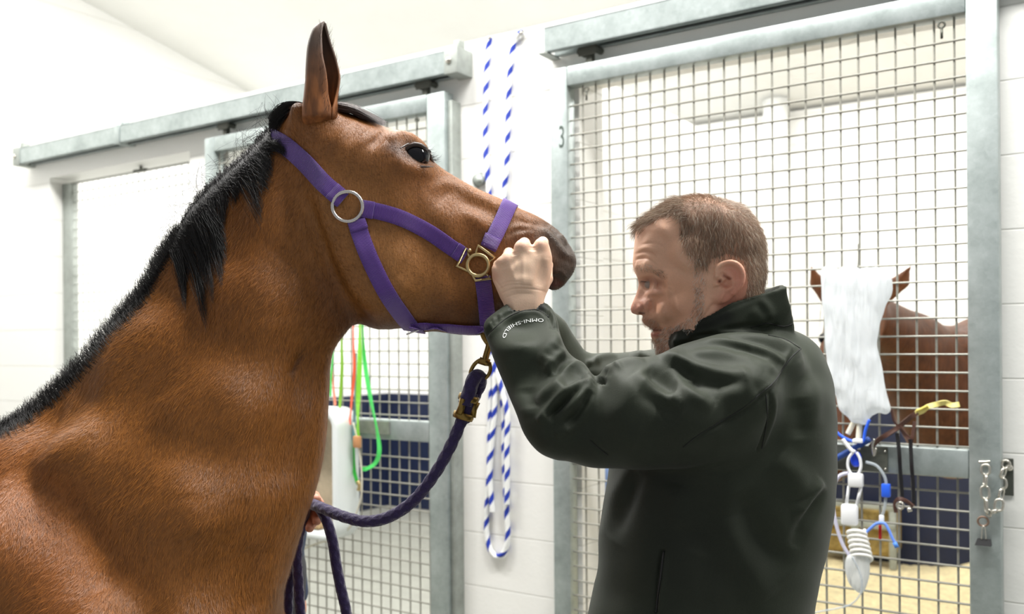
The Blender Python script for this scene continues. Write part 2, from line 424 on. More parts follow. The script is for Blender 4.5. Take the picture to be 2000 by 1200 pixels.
def idw(ctrl, X, Z, p=1.6, eps=1e-5):
    """smooth field from controls (x,z,value)"""
    num = np.zeros(X.shape); den = np.zeros(X.shape)
    for cx, cz, v in ctrl:
        w = 1/((X-cx)**2+(Z-cz)**2+eps)**p; num += w*v; den += w
    return num/den
def ctrlw(ctrl, Yf):
    out = []
    for px, py, v in ctrl:
        q = at(px, py, Yf(px, py)); out.append((q.x, q.z, v))
    return out
def smin(a, b, k):
    h = np.clip(.5+.5*(b-a)/k, 0, 1); return b*(1-h)+a*h-k*h*(1-h)
def relief(X2, Z2, Y, poly, wf, Yc, R):
    """solid with a traced outline, half thickness wf, rounded rim R, centre sheet Yc"""
    D = sdist(poly, X2, Z2)
    e = 1-np.clip(D/R, None, 1)
    r2 = (e**2)[:, None, :]
    g = np.sqrt(((Y[None, :, None]-Yc[:, None, :])/wf[:, None, :])**2+r2)
    return (g-1)*np.minimum(wf, R)[:, None, :]
def capsule(X, Y, Z, a, b, ra, rb):
    a = np.array(a, float); b = np.array(b, float); e = b-a; L = (e**2).sum()+1e-12
    wx, wy, wz = X-a[0], Y-a[1], Z-a[2]
    t = np.clip((wx*e[0]+wy*e[1]+wz*e[2])/L, 0, 1)
    return np.sqrt((wx-t*e[0])**2+(wy-t*e[1])**2+(wz-t*e[2])**2)-(ra+(rb-ra)*t)
def ellipsoid(X, Y, Z, c, r):
    k = np.sqrt(((X-c[0])/r[0])**2+((Y-c[1])/r[1])**2+((Z-c[2])/r[2])**2)
    return (k-1)*min(r)
def nets(Fv, xs, ys, zs):
    """surface nets on a rectilinear grid"""
    ins = (Fv < 0)
    s = ins.astype(np.uint8); n = s[:-1, :-1, :-1].copy()
    for dx in (0, 1):
        for dy in (0, 1):
            for dz in (0, 1):
                if dx+dy+dz: n += s[dx:s.shape[0]-1+dx, dy:s.shape[1]-1+dy, dz:s.shape[2]-1+dz]
    act = (n > 0) & (n < 8); I, J, K = np.nonzero(act); m = len(I)
    idx = np.full(act.shape, -1, np.int32); idx[I, J, K] = np.arange(m)
    acc = np.zeros((m, 3)); cnt = np.zeros(m)
    cs = [(a, b, c_) for a in (0, 1) for b in (0, 1) for c_ in (0, 1)]
    val = {c_: Fv[I+c_[0], J+c_[1], K+c_[2]] for c_ in cs}
    for c_ in cs:
        for ax in range(3):
            if c_[ax]: continue
            d = list(c_); d[ax] = 1; d = tuple(d)
            va, vb = val[c_], val[d]; q = (va < 0) != (vb < 0)
            t = np.where(q, va/np.where(q, va-vb, 1), 0)
            p = np.array(c_, float)[None, :].repeat(m, 0); p[:, ax] += t
            acc[q] += p[q]; cnt[q] += 1
    fr = acc/cnt[:, None]
    V = np.stack([xs[I]+(xs[I+1]-xs[I])*fr[:, 0], ys[J]+(ys[J+1]-ys[J])*fr[:, 1], zs[K]+(zs[K+1]-zs[K])*fr[:, 2]], 1)
    Q = []
    for ax in range(3):
        sl0 = [slice(None)]*3; sl1 = [slice(None)]*3; sl0[ax] = slice(0, -1); sl1[ax] = slice(1, None)
        A = ins[tuple(sl0)]; B = ins[tuple(sl1)]
        for flip, msk in ((0, A & ~B), (1, ~A & B)):
            i, j, k = np.nonzero(msk); q = [i, j, k]
            o = [a for a in range(3) if a != ax]
            ok = (q[o[0]] > 0) & (q[o[1]] > 0) & (q[o[0]] < act.shape[o[0]]) & (q[o[1]] < act.shape[o[1]])
            q = [v[ok] for v in q]
            def cell(du, dv):
                c_ = [q[0].copy(), q[1].copy(), q[2].copy()]; c_[o[0]] -= du; c_[o[1]] -= dv; return idx[c_[0], c_[1], c_[2]]
            f = np.stack([cell(0, 0), cell(1, 0), cell(1, 1), cell(0, 1)], 1)
            if (flip == 0) == (ax == 1): f = f[:, ::-1]
            Q.append(f)
    Q = np.concatenate(Q); Q = Q[(Q >= 0).all(1)]
    return V, Q
def relax(V, Q, it=2, lam=.5):
    E = np.concatenate([Q[:, [0, 1]], Q[:, [1, 2]], Q[:, [2, 3]], Q[:, [3, 0]]])
    n = len(V); deg = np.bincount(E.ravel(), minlength=n).astype(float)
    for k in range(it):
        for l in (lam, -lam*1.03):
            S_ = np.zeros_like(V)
            for c_ in range(3):
                S_[:, c_] = np.bincount(E[:, 0], V[E[:, 1], c_], n)+np.bincount(E[:, 1], V[E[:, 0], c_], n)
            V = V+l*(S_/deg[:, None]-V)
    return V
def normals(V, Q):
    a = V[Q[:, 2]]-V[Q[:, 0]]; b = V[Q[:, 3]]-V[Q[:, 1]]; fn = np.cross(a, b)
    N = np.zeros_like(V)
    for k in range(4):
        for c_ in range(3): N[:, c_] += np.bincount(Q[:, k], fn[:, c_], len(V))
    return N/(np.linalg.norm(N, axis=1)[:, None]+1e-12)
def polydist(P, line):
    """distance of 2-D points to an open polyline and the position along it 0..1"""
    D = np.full(len(P), 1e9); T = np.zeros(len(P)); n = len(line)-1
    for i in range(n):
        a, b = line[i], line[i+1]; e = b-a; L = (e**2).sum()+1e-12
        w = P-a; t = np.clip((w@e)/L, 0, 1); d = np.sqrt(((w-t[:, None]*e)**2).sum(1))
        u = d < D; D[u] = d[u]; T[u] = (i+t[u])/n
    return D, T
def ridges(V, N, items, Yf, side=-1):
    """raise (amp>0) or sink (amp<0) the surface along traced folds; amp and width in metres"""
    P = V[:, [0, 2]]; disp = np.zeros(len(V))
    face = np.clip(N[:, 1]*side*2.0, 0, 1)
    for it in items:
        line, amp, sig = it[0], it[1], it[2]; taper = it[3] if len(it) > 3 else 1
        L = spline(line, 5) if len(line) > 2 else np.array(line, float)
        Lw = np.array([(lambda q: (q.x, q.z))(at(a, b, Yf(a, b))) for a, b in L])
        lo = Lw.min(0)-4*sig; hi = Lw.max(0)+4*sig
        m = np.nonzero((P[:, 0] > lo[0]) & (P[:, 0] < hi[0]) & (P[:, 1] > lo[1]) & (P[:, 1] < hi[1]) & (face > 0))[0]
        if not len(m): continue
        if len(Lw) == 1: d = np.sqrt(((P[m]-Lw[0])**2).sum(1)); k = 1
        else:
            d, t = polydist(P[m], Lw); k = np.clip(np.minimum(t, 1-t)*4, .0, 1)**.7 if taper else 1
        disp[m] += amp*np.exp(-(d/sig)**2/2)*k
    return V+N*(disp*face)[:, None]
def bvh_of(V, Q): return BVHTree.FromPolygons([tuple(v) for v in V.tolist()], [tuple(q) for q in Q.tolist()])
CAM0 = Vector((0, 0, CAMZ))
def hit(bvh, px, py, maxd=9):
    d = ray(px, py).normalized(); r = bvh.ray_cast(CAM0, d, maxd)
    return (r[0], r[1]) if r[0] is not None else (None, None)
def colours(me, V, base, patches, Yf):
    """coat / skin colour patches: (polyline px, colour, radius m, strength)"""
    P = V[:, [0, 2]]; Cc = np.tile(np.array(rgb(base)[:3]), (len(V), 1))
    for line, col, rad, st in patches:
        L = spline(line, 5) if len(line) > 2 else np.array(line, float)
        Lw = np.array([(lambda q: (q.x, q.z))(at(a, b, Yf(a, b))) for a, b in L])
        if len(Lw) == 1: d = np.sqrt(((P-Lw[0])**2).sum(1))
        else: d, t = polydist(P, Lw)
        k = (st*np.exp(-(d/rad)**2))[:, None]
        Cc = Cc*(1-k)+np.array(rgb(col)[:3])*k
    ca = me.color_attributes.new('Col', 'FLOAT_COLOR', 'POINT')
    ca.data.foreach_set('color', np.concatenate([Cc, np.ones((len(V), 1))], 1).ravel())
def strands(name, paths, radii, m, parent, rt=.25, sides=3, cols=None):
    """hair: each path an array of points; one mesh"""
    Vs = []; Fs = []; base = 0; CC = []
    for ii, (P, r) in enumerate(zip(paths, radii)):
        P = np.asarray(P); n = len(P)
        if n < 2: continue
        T = np.gradient(P, axis=0); T /= np.linalg.norm(T, axis=1)[:, None]+1e-9
        a = np.cross(T, (.3, 1, .2)); a /= np.linalg.norm(a, axis=1)[:, None]+1e-9; b = np.cross(a, T)
        rr = r*(1-(1-rt)*np.linspace(0, 1, n)**1.5)
        for k in range(sides):
            th = 2*PI*k/sides; Vs.append((P+(a*math.cos(th)+b*math.sin(th))*rr[:, None]))
        i = np.arange(n-1)
        for k in range(sides):
            k2 = (k+1) % sides
            Fs.append(np.stack([base+k*n+i, base+k*n+i+1, base+k2*n+i+1, base+k2*n+i], 1))
        if cols is not None: CC.append(np.tile(cols[ii], (n*sides, 1)))
        base += n*sides
    o = mesh_np(name, np.concatenate(Vs), np.concatenate(Fs), m, parent)
    if cols is not None:
        CC = np.concatenate(CC); ca = o.data.color_attributes.new('Col', 'FLOAT_COLOR', 'POINT')
        ca.data.foreach_set('color', np.concatenate([CC, np.ones((len(CC), 1))], 1).ravel())
    return o
def fur_mat(name, rough=.5, fine=900, bump=.0005, var=.25, spec=.35, sheen=0, stretch=None):
    m, nt, b, out = newmat(name)
    at_ = nt.nodes.new('ShaderNodeVertexColor'); at_.layer_name = 'Col'
    tc = nt.nodes.new('ShaderNodeTexCoord'); mp = nt.nodes.new('ShaderNodeMapping')
    nt.links.new(tc.outputs['Object'], mp.inputs[0])
    if stretch: mp.inputs['Scale'].default_value = stretch
    n = nt.nodes.new('ShaderNodeTexNoise'); n.inputs['Scale'].default_value = fine; n.inputs['Detail'].default_value = 4; n.inputs['Roughness'].default_value = .6
    nt.links.new(mp.outputs[0], n.inputs['Vector'])
    n2 = nt.nodes.new('ShaderNodeTexNoise'); n2.inputs['Scale'].default_value = 22; n2.inputs['Detail'].default_value = 6
    nt.links.new(tc.outputs['Object'], n2.inputs['Vector'])
    ad = nt.nodes.new('ShaderNodeMath'); ad.operation = 'MULTIPLY_ADD'; ad.inputs[1].default_value = .7
    nt.links.new(n.outputs[0], ad.inputs[0])
    m3 = nt.nodes.new('ShaderNodeMath'); m3.operation = 'MULTIPLY'; m3.inputs[1].default_value = .5; nt.links.new(n2.outputs[0], m3.inputs[0])
    nt.links.new(m3.outputs[0], ad.inputs[2])
    mr = nt.nodes.new('ShaderNodeMapRange'); mr.inputs[1].default_value = .35; mr.inputs[2].default_value = .85
    mr.inputs[3].default_value = 1-var; mr.inputs[4].default_value = 1+var; nt.links.new(ad.outputs[0], mr.inputs[0])
    vm = nt.nodes.new('ShaderNodeVectorMath'); vm.operation = 'SCALE'
    nt.links.new(at_.outputs[0], vm.inputs[0]); nt.links.new(mr.outputs[0], vm.inputs['Scale'])
    nt.links.new(vm.outputs[0], b.inputs['Base Color'])
    b.inputs['Roughness'].default_value = rough; b.inputs['Specular IOR Level'].default_value = spec
    if sheen: b.inputs['Sheen Weight'].default_value = sheen; b.inputs['Sheen Roughness'].default_value = .5
    bp = nt.nodes.new('ShaderNodeBump'); bp.inputs['Distance'].default_value = bump
    nt.links.new(n.outputs[0], bp.inputs['Height']); nt.links.new(bp.outputs[0], b.inputs['Normal'])
    return m
# ================================================================ the bay horse
HY = 1.60
YH = lambda a, b: HY
head_px = [(556, 236), (600, 212), (650, 212), (700, 230), (758, 252), (800, 265), (826, 277), (840, 297), (848, 316), (866, 331), (885, 343), (920, 363),
    (955, 379), (985, 392), (1014, 407), (1046, 421), (1067, 433), (1090, 450), (1108, 472), (1121, 493), (1126, 512), (1120, 533), (1108, 550), (1098, 561),
    (1082, 568), (1066, 563), (1040, 566), (1010, 582), (985, 612), (968, 640), (945, 654), (910, 655), (880, 652), (850, 648), (825, 649), (790, 642), (755, 644), (725, 640),
    (690, 612), (658, 565), (632, 500), (600, 430), (566, 350), (545, 280)]
neck_px = [(-1300, 900), (-1150, 830), (-900, 815), (-600, 845), (-350, 815), (-200, 800), (-100, 818), (0, 842), (75, 795), (150, 725), (228, 632), (280, 575), (318, 510), (350, 462), (375, 415),
    (425, 362), (470, 322), (510, 282), (535, 250), (560, 225), (600, 212), (680, 300), (740, 400), (760, 520), (745, 600), (700, 632), (689, 636), (674, 652), (652, 684), (644, 718),
    (641, 760), (634, 862), (617, 954), (598, 1007), (583, 1055), (560, 1130), (548, 1168), (547, 1210), (560, 1270), (570, 1340), (555, 1430), (500, 1500), (380, 1540),
    (200, 1560), (-200, 1590), (-700, 1580), (-1100, 1520), (-1300, 1400), (-1400, 1150)]
def horse():
    fx0, fx1 = at(-20, 600, HY).x, at(1140, 600, HY).x
    xs = np.concatenate([np.arange(-2.2, fx0, .02), np.arange(fx0, at(520, 0, HY).x, .0055), np.arange(at(520, 0, HY).x, fx1, .0036)])
    zt = at(0, 170, HY).z; zm = at(0, 1240, HY).z
    zs = np.concatenate([np.arange(-.03, zm, .02), np.arange(zm, at(0, 680, HY).z, .0055), np.arange(at(0, 680, HY).z, zt, .0036)])
    ys = np.concatenate([np.arange(-.36, -.14, .009), np.arange(-.14, .14, .0055), np.arange(.14, .37, .012)])+HY
    X2, Z2 = np.meshgrid(xs, zs, indexing='ij')
    hp = smooth_poly(head_px, YH); npoly = smooth_poly(neck_px, YH)
    hw = idw(ctrlw([(1110, 510, .040), (1085, 470, .040), (1060, 540, .040), (1000, 450, .046), (960, 600, .036), (940, 520, .050), (900, 380, .040), (860, 460, .062), (850, 620, .055), (800, 300, .088), (760, 420, .084), (770, 540, .082),
        (700, 300, .088), (650, 260, .078), (590, 250, .060), (640, 420, .086), (700, 560, .084), (690, 500, .09), (560, 300, .06)], YH), X2, Z2)
    nw = idw(ctrlw([(560, 250, .05), (640, 300, .060), (660, 450, .062), (700, 600, .055), (560, 430, .070), (450, 400, .050), (500, 600, .088), (620, 700, .066), (350, 520, .045), (300, 700, .085), (450, 800, .115),
        (600, 850, .085), (150, 780, .060), (200, 900, .13), (400, 1000, .16), (560, 1050, .12), (0, 900, .12), (50, 1050, .205), (-100, 1200, .25), (250, 1200, .215), (450, 1250, .19), (540, 1300, .15), (-600, 1200, .29), (-600, 880, .16), (-1100, 1150, .27)], YH), X2, Z2)
    Yc = np.full(X2.shape, HY)
    f1 = relief(X2, Z2, ys, hp, hw, Yc, .068)
    # neck rim: thin at the crest, round at the throat and chest
    f2 = relief(X2, Z2, ys, npoly, nw, Yc, .13)
    Fv = smin(f1, f2, .012)
    X3, Y3, Z3 = xs[:, None, None], ys[None, :, None], zs[None, None, :]
    hi_ = zs > at(0, 330, HY).z; E_ = Fv[:, :, hi_]; Ze = zs[hi_][None, None, :]
    for sgn in (-1, 1):
        pe = lambda a, b, dy: (at(a, b, HY).x, HY+sgn*dy, at(a, b, HY).z)
        E_ = smin(E_, capsule(X3, Y3, Ze, pe(596, 262, .045), pe(598, 232, .056), .020, .013), .016)
        E_ = smin(E_, capsule(X3, Y3, Ze, pe(650, 262, .045), pe(648, 232, .054), .018, .011), .016)
    Fv[:, :, hi_] = E_
    lo = zs < at(0, 1180, HY).z
    Zl = zs[lo][None, None, :]
    G = Fv[:, :, lo]
    def P(px, py, dy): q = at(px, py, HY); return (q.x, HY+dy, q.z)
    for sgn in (-1, 1):
        for chain in ([(430, 1400, .14, .10), (420, 1560, .14, .062), (440, 1800, .13, .050), (440, 1900, .13, .040), (440, 2150, .13, .034), (465, 2240, .13, .045), (480, 2290, .13, .058)],
                      [(-1150, 1350, .15, .15), (-1080, 1600, .15, .085), (-1200, 1850, .14, .045), (-1180, 2150, .14, .036), (-1150, 2240, .14, .045), (-1135, 2290, .14, .058)]):
            for (a, b) in zip(chain, chain[1:]):
                G = smin(G, capsule(X3, Y3, Zl, P(a[0], a[1], sgn*a[2]), P(b[0], b[1], sgn*b[2]), a[3], b[3]), .03)
    Fv[:, :, lo] = G
    V, Q = nets(Fv, xs, ys, zs)
    V = relax(V, Q, 4, .55)
    V[:, 2] = np.maximum(V[:, 2], .002)
    N = normals(V, Q)
    # ---- forms of the head and neck, both sides alike
    it = [
        ([(640, 330), (655, 430), (680, 520), (715, 580), (760, 618)], .006, .014),      # round cheek edge
        ([(615, 400), (640, 480), (672, 560), (705, 612), (740, 640)], -.010, .010),     # groove behind it
        ([(600, 330), (590, 420), (620, 520), (650, 600)], -.006, .016),
        ([(870, 395), (920, 430), (965, 462)], .006, .010),                              # facial crest
        ([(845, 385), (880, 365), (940, 392), (1000, 420)], .003, .007),                 # nasal bone
        ([(880, 415), (930, 410), (990, 432), (1030, 448)], -.004, .010),
        ([(770, 262), (800, 272), (828, 290), (842, 312)], .0045, .008),                  # brow over the eye
        ([(768, 292), (790, 280), (820, 282)], .006, .006),
        ([(780, 330), (810, 345), (850, 345)], .006, .009),                              # lower rim
        ([(812, 303)], -.010, .012),
        ([(740, 285), (760, 300)], -.006, .014),                                          # hollow above the eye
        ([(690, 275), (720, 290)], -.004, .016),
        ([(700, 340), (760, 350), (800, 372)], .003, .014),
        ([(890, 470), (840, 520), (800, 560)], -.004, .022),
        ([(720, 480), (760, 520), (790, 540)], .004, .03),
        ([(850, 560), (900, 560), (950, 560)], .003, .02),
        ([(1068, 436), (1082, 458), (1104, 480), (1112, 500)], -.0045, .0045),           # nostril folds
        ([(1060, 446), (1076, 468), (1094, 492), (1108, 508)], .005, .0055),
        ([(1092, 458), (1108, 476)], .004, .006),
        ([(1012, 428), (1030, 442), (1060, 440), (1072, 446)], -.003, .004),
        ([(1000, 455), (1020, 446), (1045, 448)], .0025, .004),
        ([(985, 470), (1008, 455), (1030, 456)], -.0025, .0035),
        ([(1005, 472), (1020, 462), (1045, 462)], .0022, .0035),
        ([(1085, 505), (1105, 512), (1118, 520)], -.0025, .004),
        ([(1078, 540), (1092, 534), (1106, 548)], .003, .004),
        ([(1070, 552), (1085, 548), (1098, 560)], -.006, .0055),                          # open corner of the lips
        ([(1040, 560), (1000, 575), (975, 600)], -.004, .004),
        ([(960, 590), (930, 585)], -.003, .006),
        # neck and shoulder
        ([(655, 690), (640, 760), (625, 850), (608, 950)], .004, .016),
        ([(612, 640), (600, 730), (590, 830), (575, 930)], -.007, .020),                  # jugular groove
        ([(602, 688), (592, 708), (583, 730)], -.007, .0045),
        ([(560, 620), (560, 720), (545, 840), (520, 960)], .006, .024),
        ([(470, 480), (420, 620), (330, 760), (230, 870)], -.004, .03),
        ([(430, 560), (500, 560), (560, 500)], .005, .035),
        ([(360, 760), (400, 850), (400, 940)], .006, .035),
        ([(90, 880), (130, 910), (190, 960), (260, 1030), (300, 1100)], -.011, .022),     # front edge of shoulder blade
        ([(60, 930), (110, 980), (160, 1040), (220, 1120), (250, 1190)], .007, .032),
        ([(150, 800), (200, 810), (260, 850)], .008, .030),
        ([(280, 1070), (340, 1110), (400, 1180)], -.010, .020),
        ([(240, 1150), (330, 1200)], .012, .035),
        ([(430, 1000), (450, 1080), (500, 1180)], -.010, .03),
        ([(530, 1040), (525, 1110), (520, 1190)], -.008, .012),
        ([(545, 1060), (540, 1130), (535, 1200)], .006, .010),
        ([(20, 1000), (60, 1090), (90, 1180)], -.008, .03),
    ]
    V0 = V.copy()
    V = ridges(V, N, it, YH, -1); V = V+(ridges(V0, N, it, YH, 1)-V0)
    # low irregularity of muscle
    nz = np.sin(V[:, 0]*23+V[:, 2]*11)*np.sin(V[:, 2]*29-V[:, 0]*7)*np.sin(V[:, 1]*17+1)
    V = V+N*(nz*.0018)[:, None]*(V[:, 0] < at(640, 0, HY).x)[:, None]
    return V, Q
HV, HQ = horse()
HN = normals(HV, HQ)
coat = fur_mat('bay_coat', rough=.48, fine=260, bump=.0012, var=.30, spec=.42, stretch=(1.6, 1, .45))
hq = at(300, 900, HY)
bay = mesh_np('horse', HV-np.array([hq.x, HY, 0]), HQ, coat)
bay.location = (hq.x, HY, 0); bay.matrix_world = Matrix.Translation((hq.x, HY, 0))
tag(bay, 'bay horse in a purple halter with its muzzle held by the man', 'horse')
BAY = '#905a24'
colours(bay.data, HV, BAY, [
    ([(640, 250), (760, 300), (900, 420), (1000, 460)], '#7a4c28', .05, .6),
    ([(520, 330), (470, 420), (430, 560)], '#875026', .09, .4),
    ([(60, 900), (140, 980), (240, 1120)], '#95562c', .08, .4),
    ([(690, 420), (740, 480), (790, 560)], '#9a6a3a', .08, .7),
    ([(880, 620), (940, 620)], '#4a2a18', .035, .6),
    ([(690, 625), (760, 640), (850, 640)], '#4a2814', .022, .7),  # jaw underside and throat darkened: shade put into the coat colour
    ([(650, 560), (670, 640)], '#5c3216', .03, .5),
    ([(778, 306), (800, 318), (840, 322)], '#3a2620', .014, .7),
    ([(812, 303), (815, 308)], '#1c1512', .014, .9),
    ([(1010, 470), (1050, 470), (1075, 450)], '#5c4230', .03, .7),
    ([(1110, 480), (1122, 512), (1105, 548)], '#3d3733', .032, .92),
    ([(1080, 470), (1095, 520), (1080, 560)], '#453d36', .03, .85),
    ([(1000, 580), (960, 620), (940, 650)], '#2c211b', .028, .85),
    ([(0, 842), (75, 795), (150, 725), (228, 632), (280, 575), (318, 510), (350, 462)], '#2a211c', .016, .95),
    ([(375, 415), (425, 362), (470, 322), (510, 282), (535, 250), (580, 215)], '#2a211c', .014, .9),
    ([(600, 690), (592, 708), (583, 728)], '#4a2a14', .005, .6),
    ([(1074, 556), (1090, 556)], '#5d3c38', .008, .9),
    ([(440, 1900), (440, 2300)], '#1d1815', .12, 1), ([(-1180, 1900), (-1150, 2300)], '#1d1815', .12, 1)], YH)
HB = bvh_of(HV, HQ)
# ================================================================ ears, eye, hair of the horse
def hairmat(name, col, rough=.35, spec=.5, attr=False):
    m, nt, b, out = newmat(name)
    if attr:
        v = nt.nodes.new('ShaderNodeVertexColor'); v.layer_name = 'Col'; nt.links.new(v.outputs[0], b.inputs['Base Color'])
    else: b.inputs['Base Color'].default_value = rgb(col)
    b.inputs['Roughness'].default_value = rough; b.inputs['Specular IOR Level'].default_value = spec
    return m
M['mane'] = hairmat('mane_hair', '#1a1716', .48, .35)
M['forelock'] = hairmat('forelock_hair', '#3a261e', .4, .5)
M['fur'] = hairmat('fur_hair', '#8f5524', .45, .4, attr=True)

def ear(side):
    L = [(594, 266), (588, 238), (588, 212), (591, 190), (594, 160), (596, 125), (600, 88), (610, 58), (622, 46), (633, 41)]
    R = [(648, 266), (655, 238), (657, 214), (658, 190), (662, 165), (664, 142), (658, 112), (648, 84), (641, 60), (637, 44)]
    cy = HY-.062*1 if side < 0 else HY+.05
    V = []; n = 26
    Ls = spline(L, 5); Rs = spline(R, 5); m = len(Ls)
    for i in range(m):
        v = i/(m-1); cyi = cy-side*.034*max(0, 1-v/.14); a = at(*Ls[i], cyi); b = at(*Rs[i], cyi)
        if side > 0:
            dz = (a.z-at(600, 236, cy).z); sh = Vector((-.15*dz-.012, .02, -.14*dz)); pass
        c_ = (a+b)/2; w_ = (b-a)/2; ra = w_.length; rb = ra*(.85-.25*v)+.002
        gap = math.radians(.2+50*min(1, max(0, (v-.22)/.4))**.9)
        th0 = math.radians(-28)
        for k in range(n):
            th = th0+gap+(2*PI-2*gap)*k/(n-1)
            crease = 1+.10*math.sin(3*th+1.2)*(1-v)
            V.append(c_+w_*math.cos(th)*crease+Vector((0, side*-1*rb*math.sin(th)*(-1 if side < 0 else -1), 0)) if side > 0 else c_+w_*math.cos(th)*crease+Vector((0, rb*math.sin(th), 0)))
    Fc = [(i*n+k, i*n+k+1, (i+1)*n+k+1, (i+1)*n+k) for i in range(m-1) for k in range(n-1)]
    mb = MB().add(V, Fc); o = mb.build('ear', M['earm'], bay, smooth=True)
    s_ = o.modifiers.new('s', 'SOLIDIFY'); s_.thickness = .0045; s_.offset = -1
    su = o.modifiers.new('u', 'SUBSURF'); su.levels = 1; su.render_levels = 1
    return o, V, n, m
def earmat():
    m, nt, b, out = newmat('ear_skin')
    tc = nt.nodes.new('ShaderNodeTexCoord'); n = nt.nodes.new('ShaderNodeTexNoise'); n.inputs['Scale'].default_value = 35; n.inputs['Detail'].default_value = 6
    mp = nt.nodes.new('ShaderNodeMapping'); mp.inputs['Scale'].default_value = (2.5, 2.5, .7)
    nt.links.new(tc.outputs['Object'], mp.inputs[0]); nt.links.new(mp.outputs[0], n.inputs['Vector'])
    sp = nt.nodes.new('ShaderNodeSeparateXYZ'); nt.links.new(tc.outputs['Object'], sp.inputs[0])
    mr = nt.nodes.new('ShaderNodeMapRange'); mr.inputs[1].default_value = at(600, 90, 1.54).z; mr.inputs[2].default_value = at(600, 190, 1.54).z
    mr.inputs[3].default_value = 0; mr.inputs[4].default_value = 1; nt.links.new(sp.outputs[2], mr.inputs[0])
    r = nt.nodes.new('ShaderNodeValToRGB'); r.color_ramp.elements[0].color = rgb('#6e4426'); r.color_ramp.elements[1].color = rgb('#a5683a')
    r.color_ramp.elements[0].position = .35; r.color_ramp.elements[1].position = .65; nt.links.new(n.outputs[0], r.inputs[0])
    mx = nt.nodes.new('ShaderNodeMix'); mx.data_type = 'RGBA'; nt.links.new(mr.outputs[0], mx.inputs[0])
    mx.inputs[6].default_value = rgb('#5e4d43'); nt.links.new(r.outputs[0], mx.inputs[7]); 
    nt.links.new(mx.outputs[2], b.inputs['Base Color']); b.inputs['Roughness'].default_value = .5; b.inputs['Specular IOR Level'].default_value = .4
    return m
M['earm'] = earmat()
e1, EV, en, em = ear(-1); e2, EV2, _, _ = ear(1)
# fringe of hairs inside and along the near ear
ps = []; rs = []
for i in range(260):
    r_ = int(rng.integers(2, em-6)); k = int(rng.choice([1, 2, 3, en-3, en-2, 4, 5]))
    p = np.array(EV[r_*en+k]); d = np.array((rng.normal(.25, .3), -.5, rng.normal(.5, .4))); d /= np.linalg.norm(d)
    L_ = rng.uniform(.006, .014); ps.append(np.array([p+d*L_*t+np.array((0, 0, .004*t*t)) for t in (0, .35, .7, 1)])); rs.append(.00022)
strands('ear_hair', ps, rs, M['forelock'], bay)

# eye
eh, en_ = hit(HB, 811, 304)
ec = Vector((at(811, 304, eh.y).x, eh.y+.0105, at(811, 304, eh.y).z))
eyem = mat('horse_eye', '#0d0c12', .04, spec=.35)
MB().ball(ec, .0220, 20, (1.05, .9, .95)).build('eyeball', eyem, bay, smooth=True)
lidm = mat('eyelid_skin', '#33241d', .38, spec=.5)
def lid(name, pts, r, out=.0025):
    P = []
    for a, b in spline(pts, 5):
        q = at(a, b, ec.y-.018); d = (Vector((q.x, q.y, q.z))-ec); 
        rad = Vector((d.x, 0, d.z)).length; rr = .0222
        yy = ec.y-math.sqrt(max(rr*rr-rad*rad, 0))*.92 if rad < rr else ec.y-.002
        if rad > rr*.93:
            h_, _n = hit(HB, a, b)
            if h_ is not None: yy = max(yy, h_.y) if rad < rr else h_.y+.001
        P.append((q.x, yy-out, q.z))
    n = len(P); R = [r*(.45+.55*math.sin(PI*i/(n-1))) for i in range(n)]
    return MB().tube(P, R, 10).build(name, lidm, bay, smooth=True)
lid('eyelid', [(786, 306), (790, 294), (802, 284), (817, 282), (831, 290), (839, 305), (845, 316)], .0042, .001)
lid('eyelid', [(786, 306), (793, 318), (808, 326), (824, 326), (837, 322), (845, 317)], .0022, .001)
lid('eyelid', [(782, 292), (794, 281), (810, 276), (828, 281), (840, 294)], .0026, .000)
# lashes
ps = []
for i in range(46):
    t = rng.uniform(0, 1); a, b = 828+20*t+rng.normal(0, 1), 288+26*t+rng.normal(0, 1)
    q = np.array(at(a, b, ec.y-.018)); d = np.array((.7, -.5, -.45+rng.normal(0, .2))); d /= np.linalg.norm(d); L_ = rng.uniform(.010, .022)
    ps.append(np.array([q+d*L_*s_+np.array((0, 0, .35*L_*s_*s_)) for s_ in (0, .4, .75, 1)]))
strands('eyelashes', ps, [.00025]*len(ps), M['mane'], bay)

def on_coat(px_path, lift, y0=HY-.03):
    """lay a picture path over the horse; off the outline it stands in the plane of the crest"""
    out = []; ys_ = []
    for k, (a, b) in enumerate(px_path):
        p, n = hit(HB, a, b)
        if p is None: out.append(None)
        else:
            l = lift[k] if hasattr(lift, '__len__') else lift
            out.append(p+n*l)
    known = [i for i, o in enumerate(out) if o is not None]
    res = []
    for k, (a, b) in enumerate(px_path):
        if out[k] is not None: res.append(np.array(out[k])); continue
        if known:
            j = min(known, key=lambda i: abs(i-k)); y = out[j].y
            y = y+(HY-.012-y)*min(1, .3*abs(j-k)); 
        else: y = y0
        res.append(np.array(at(a, b, y)))
    return np.array(res)
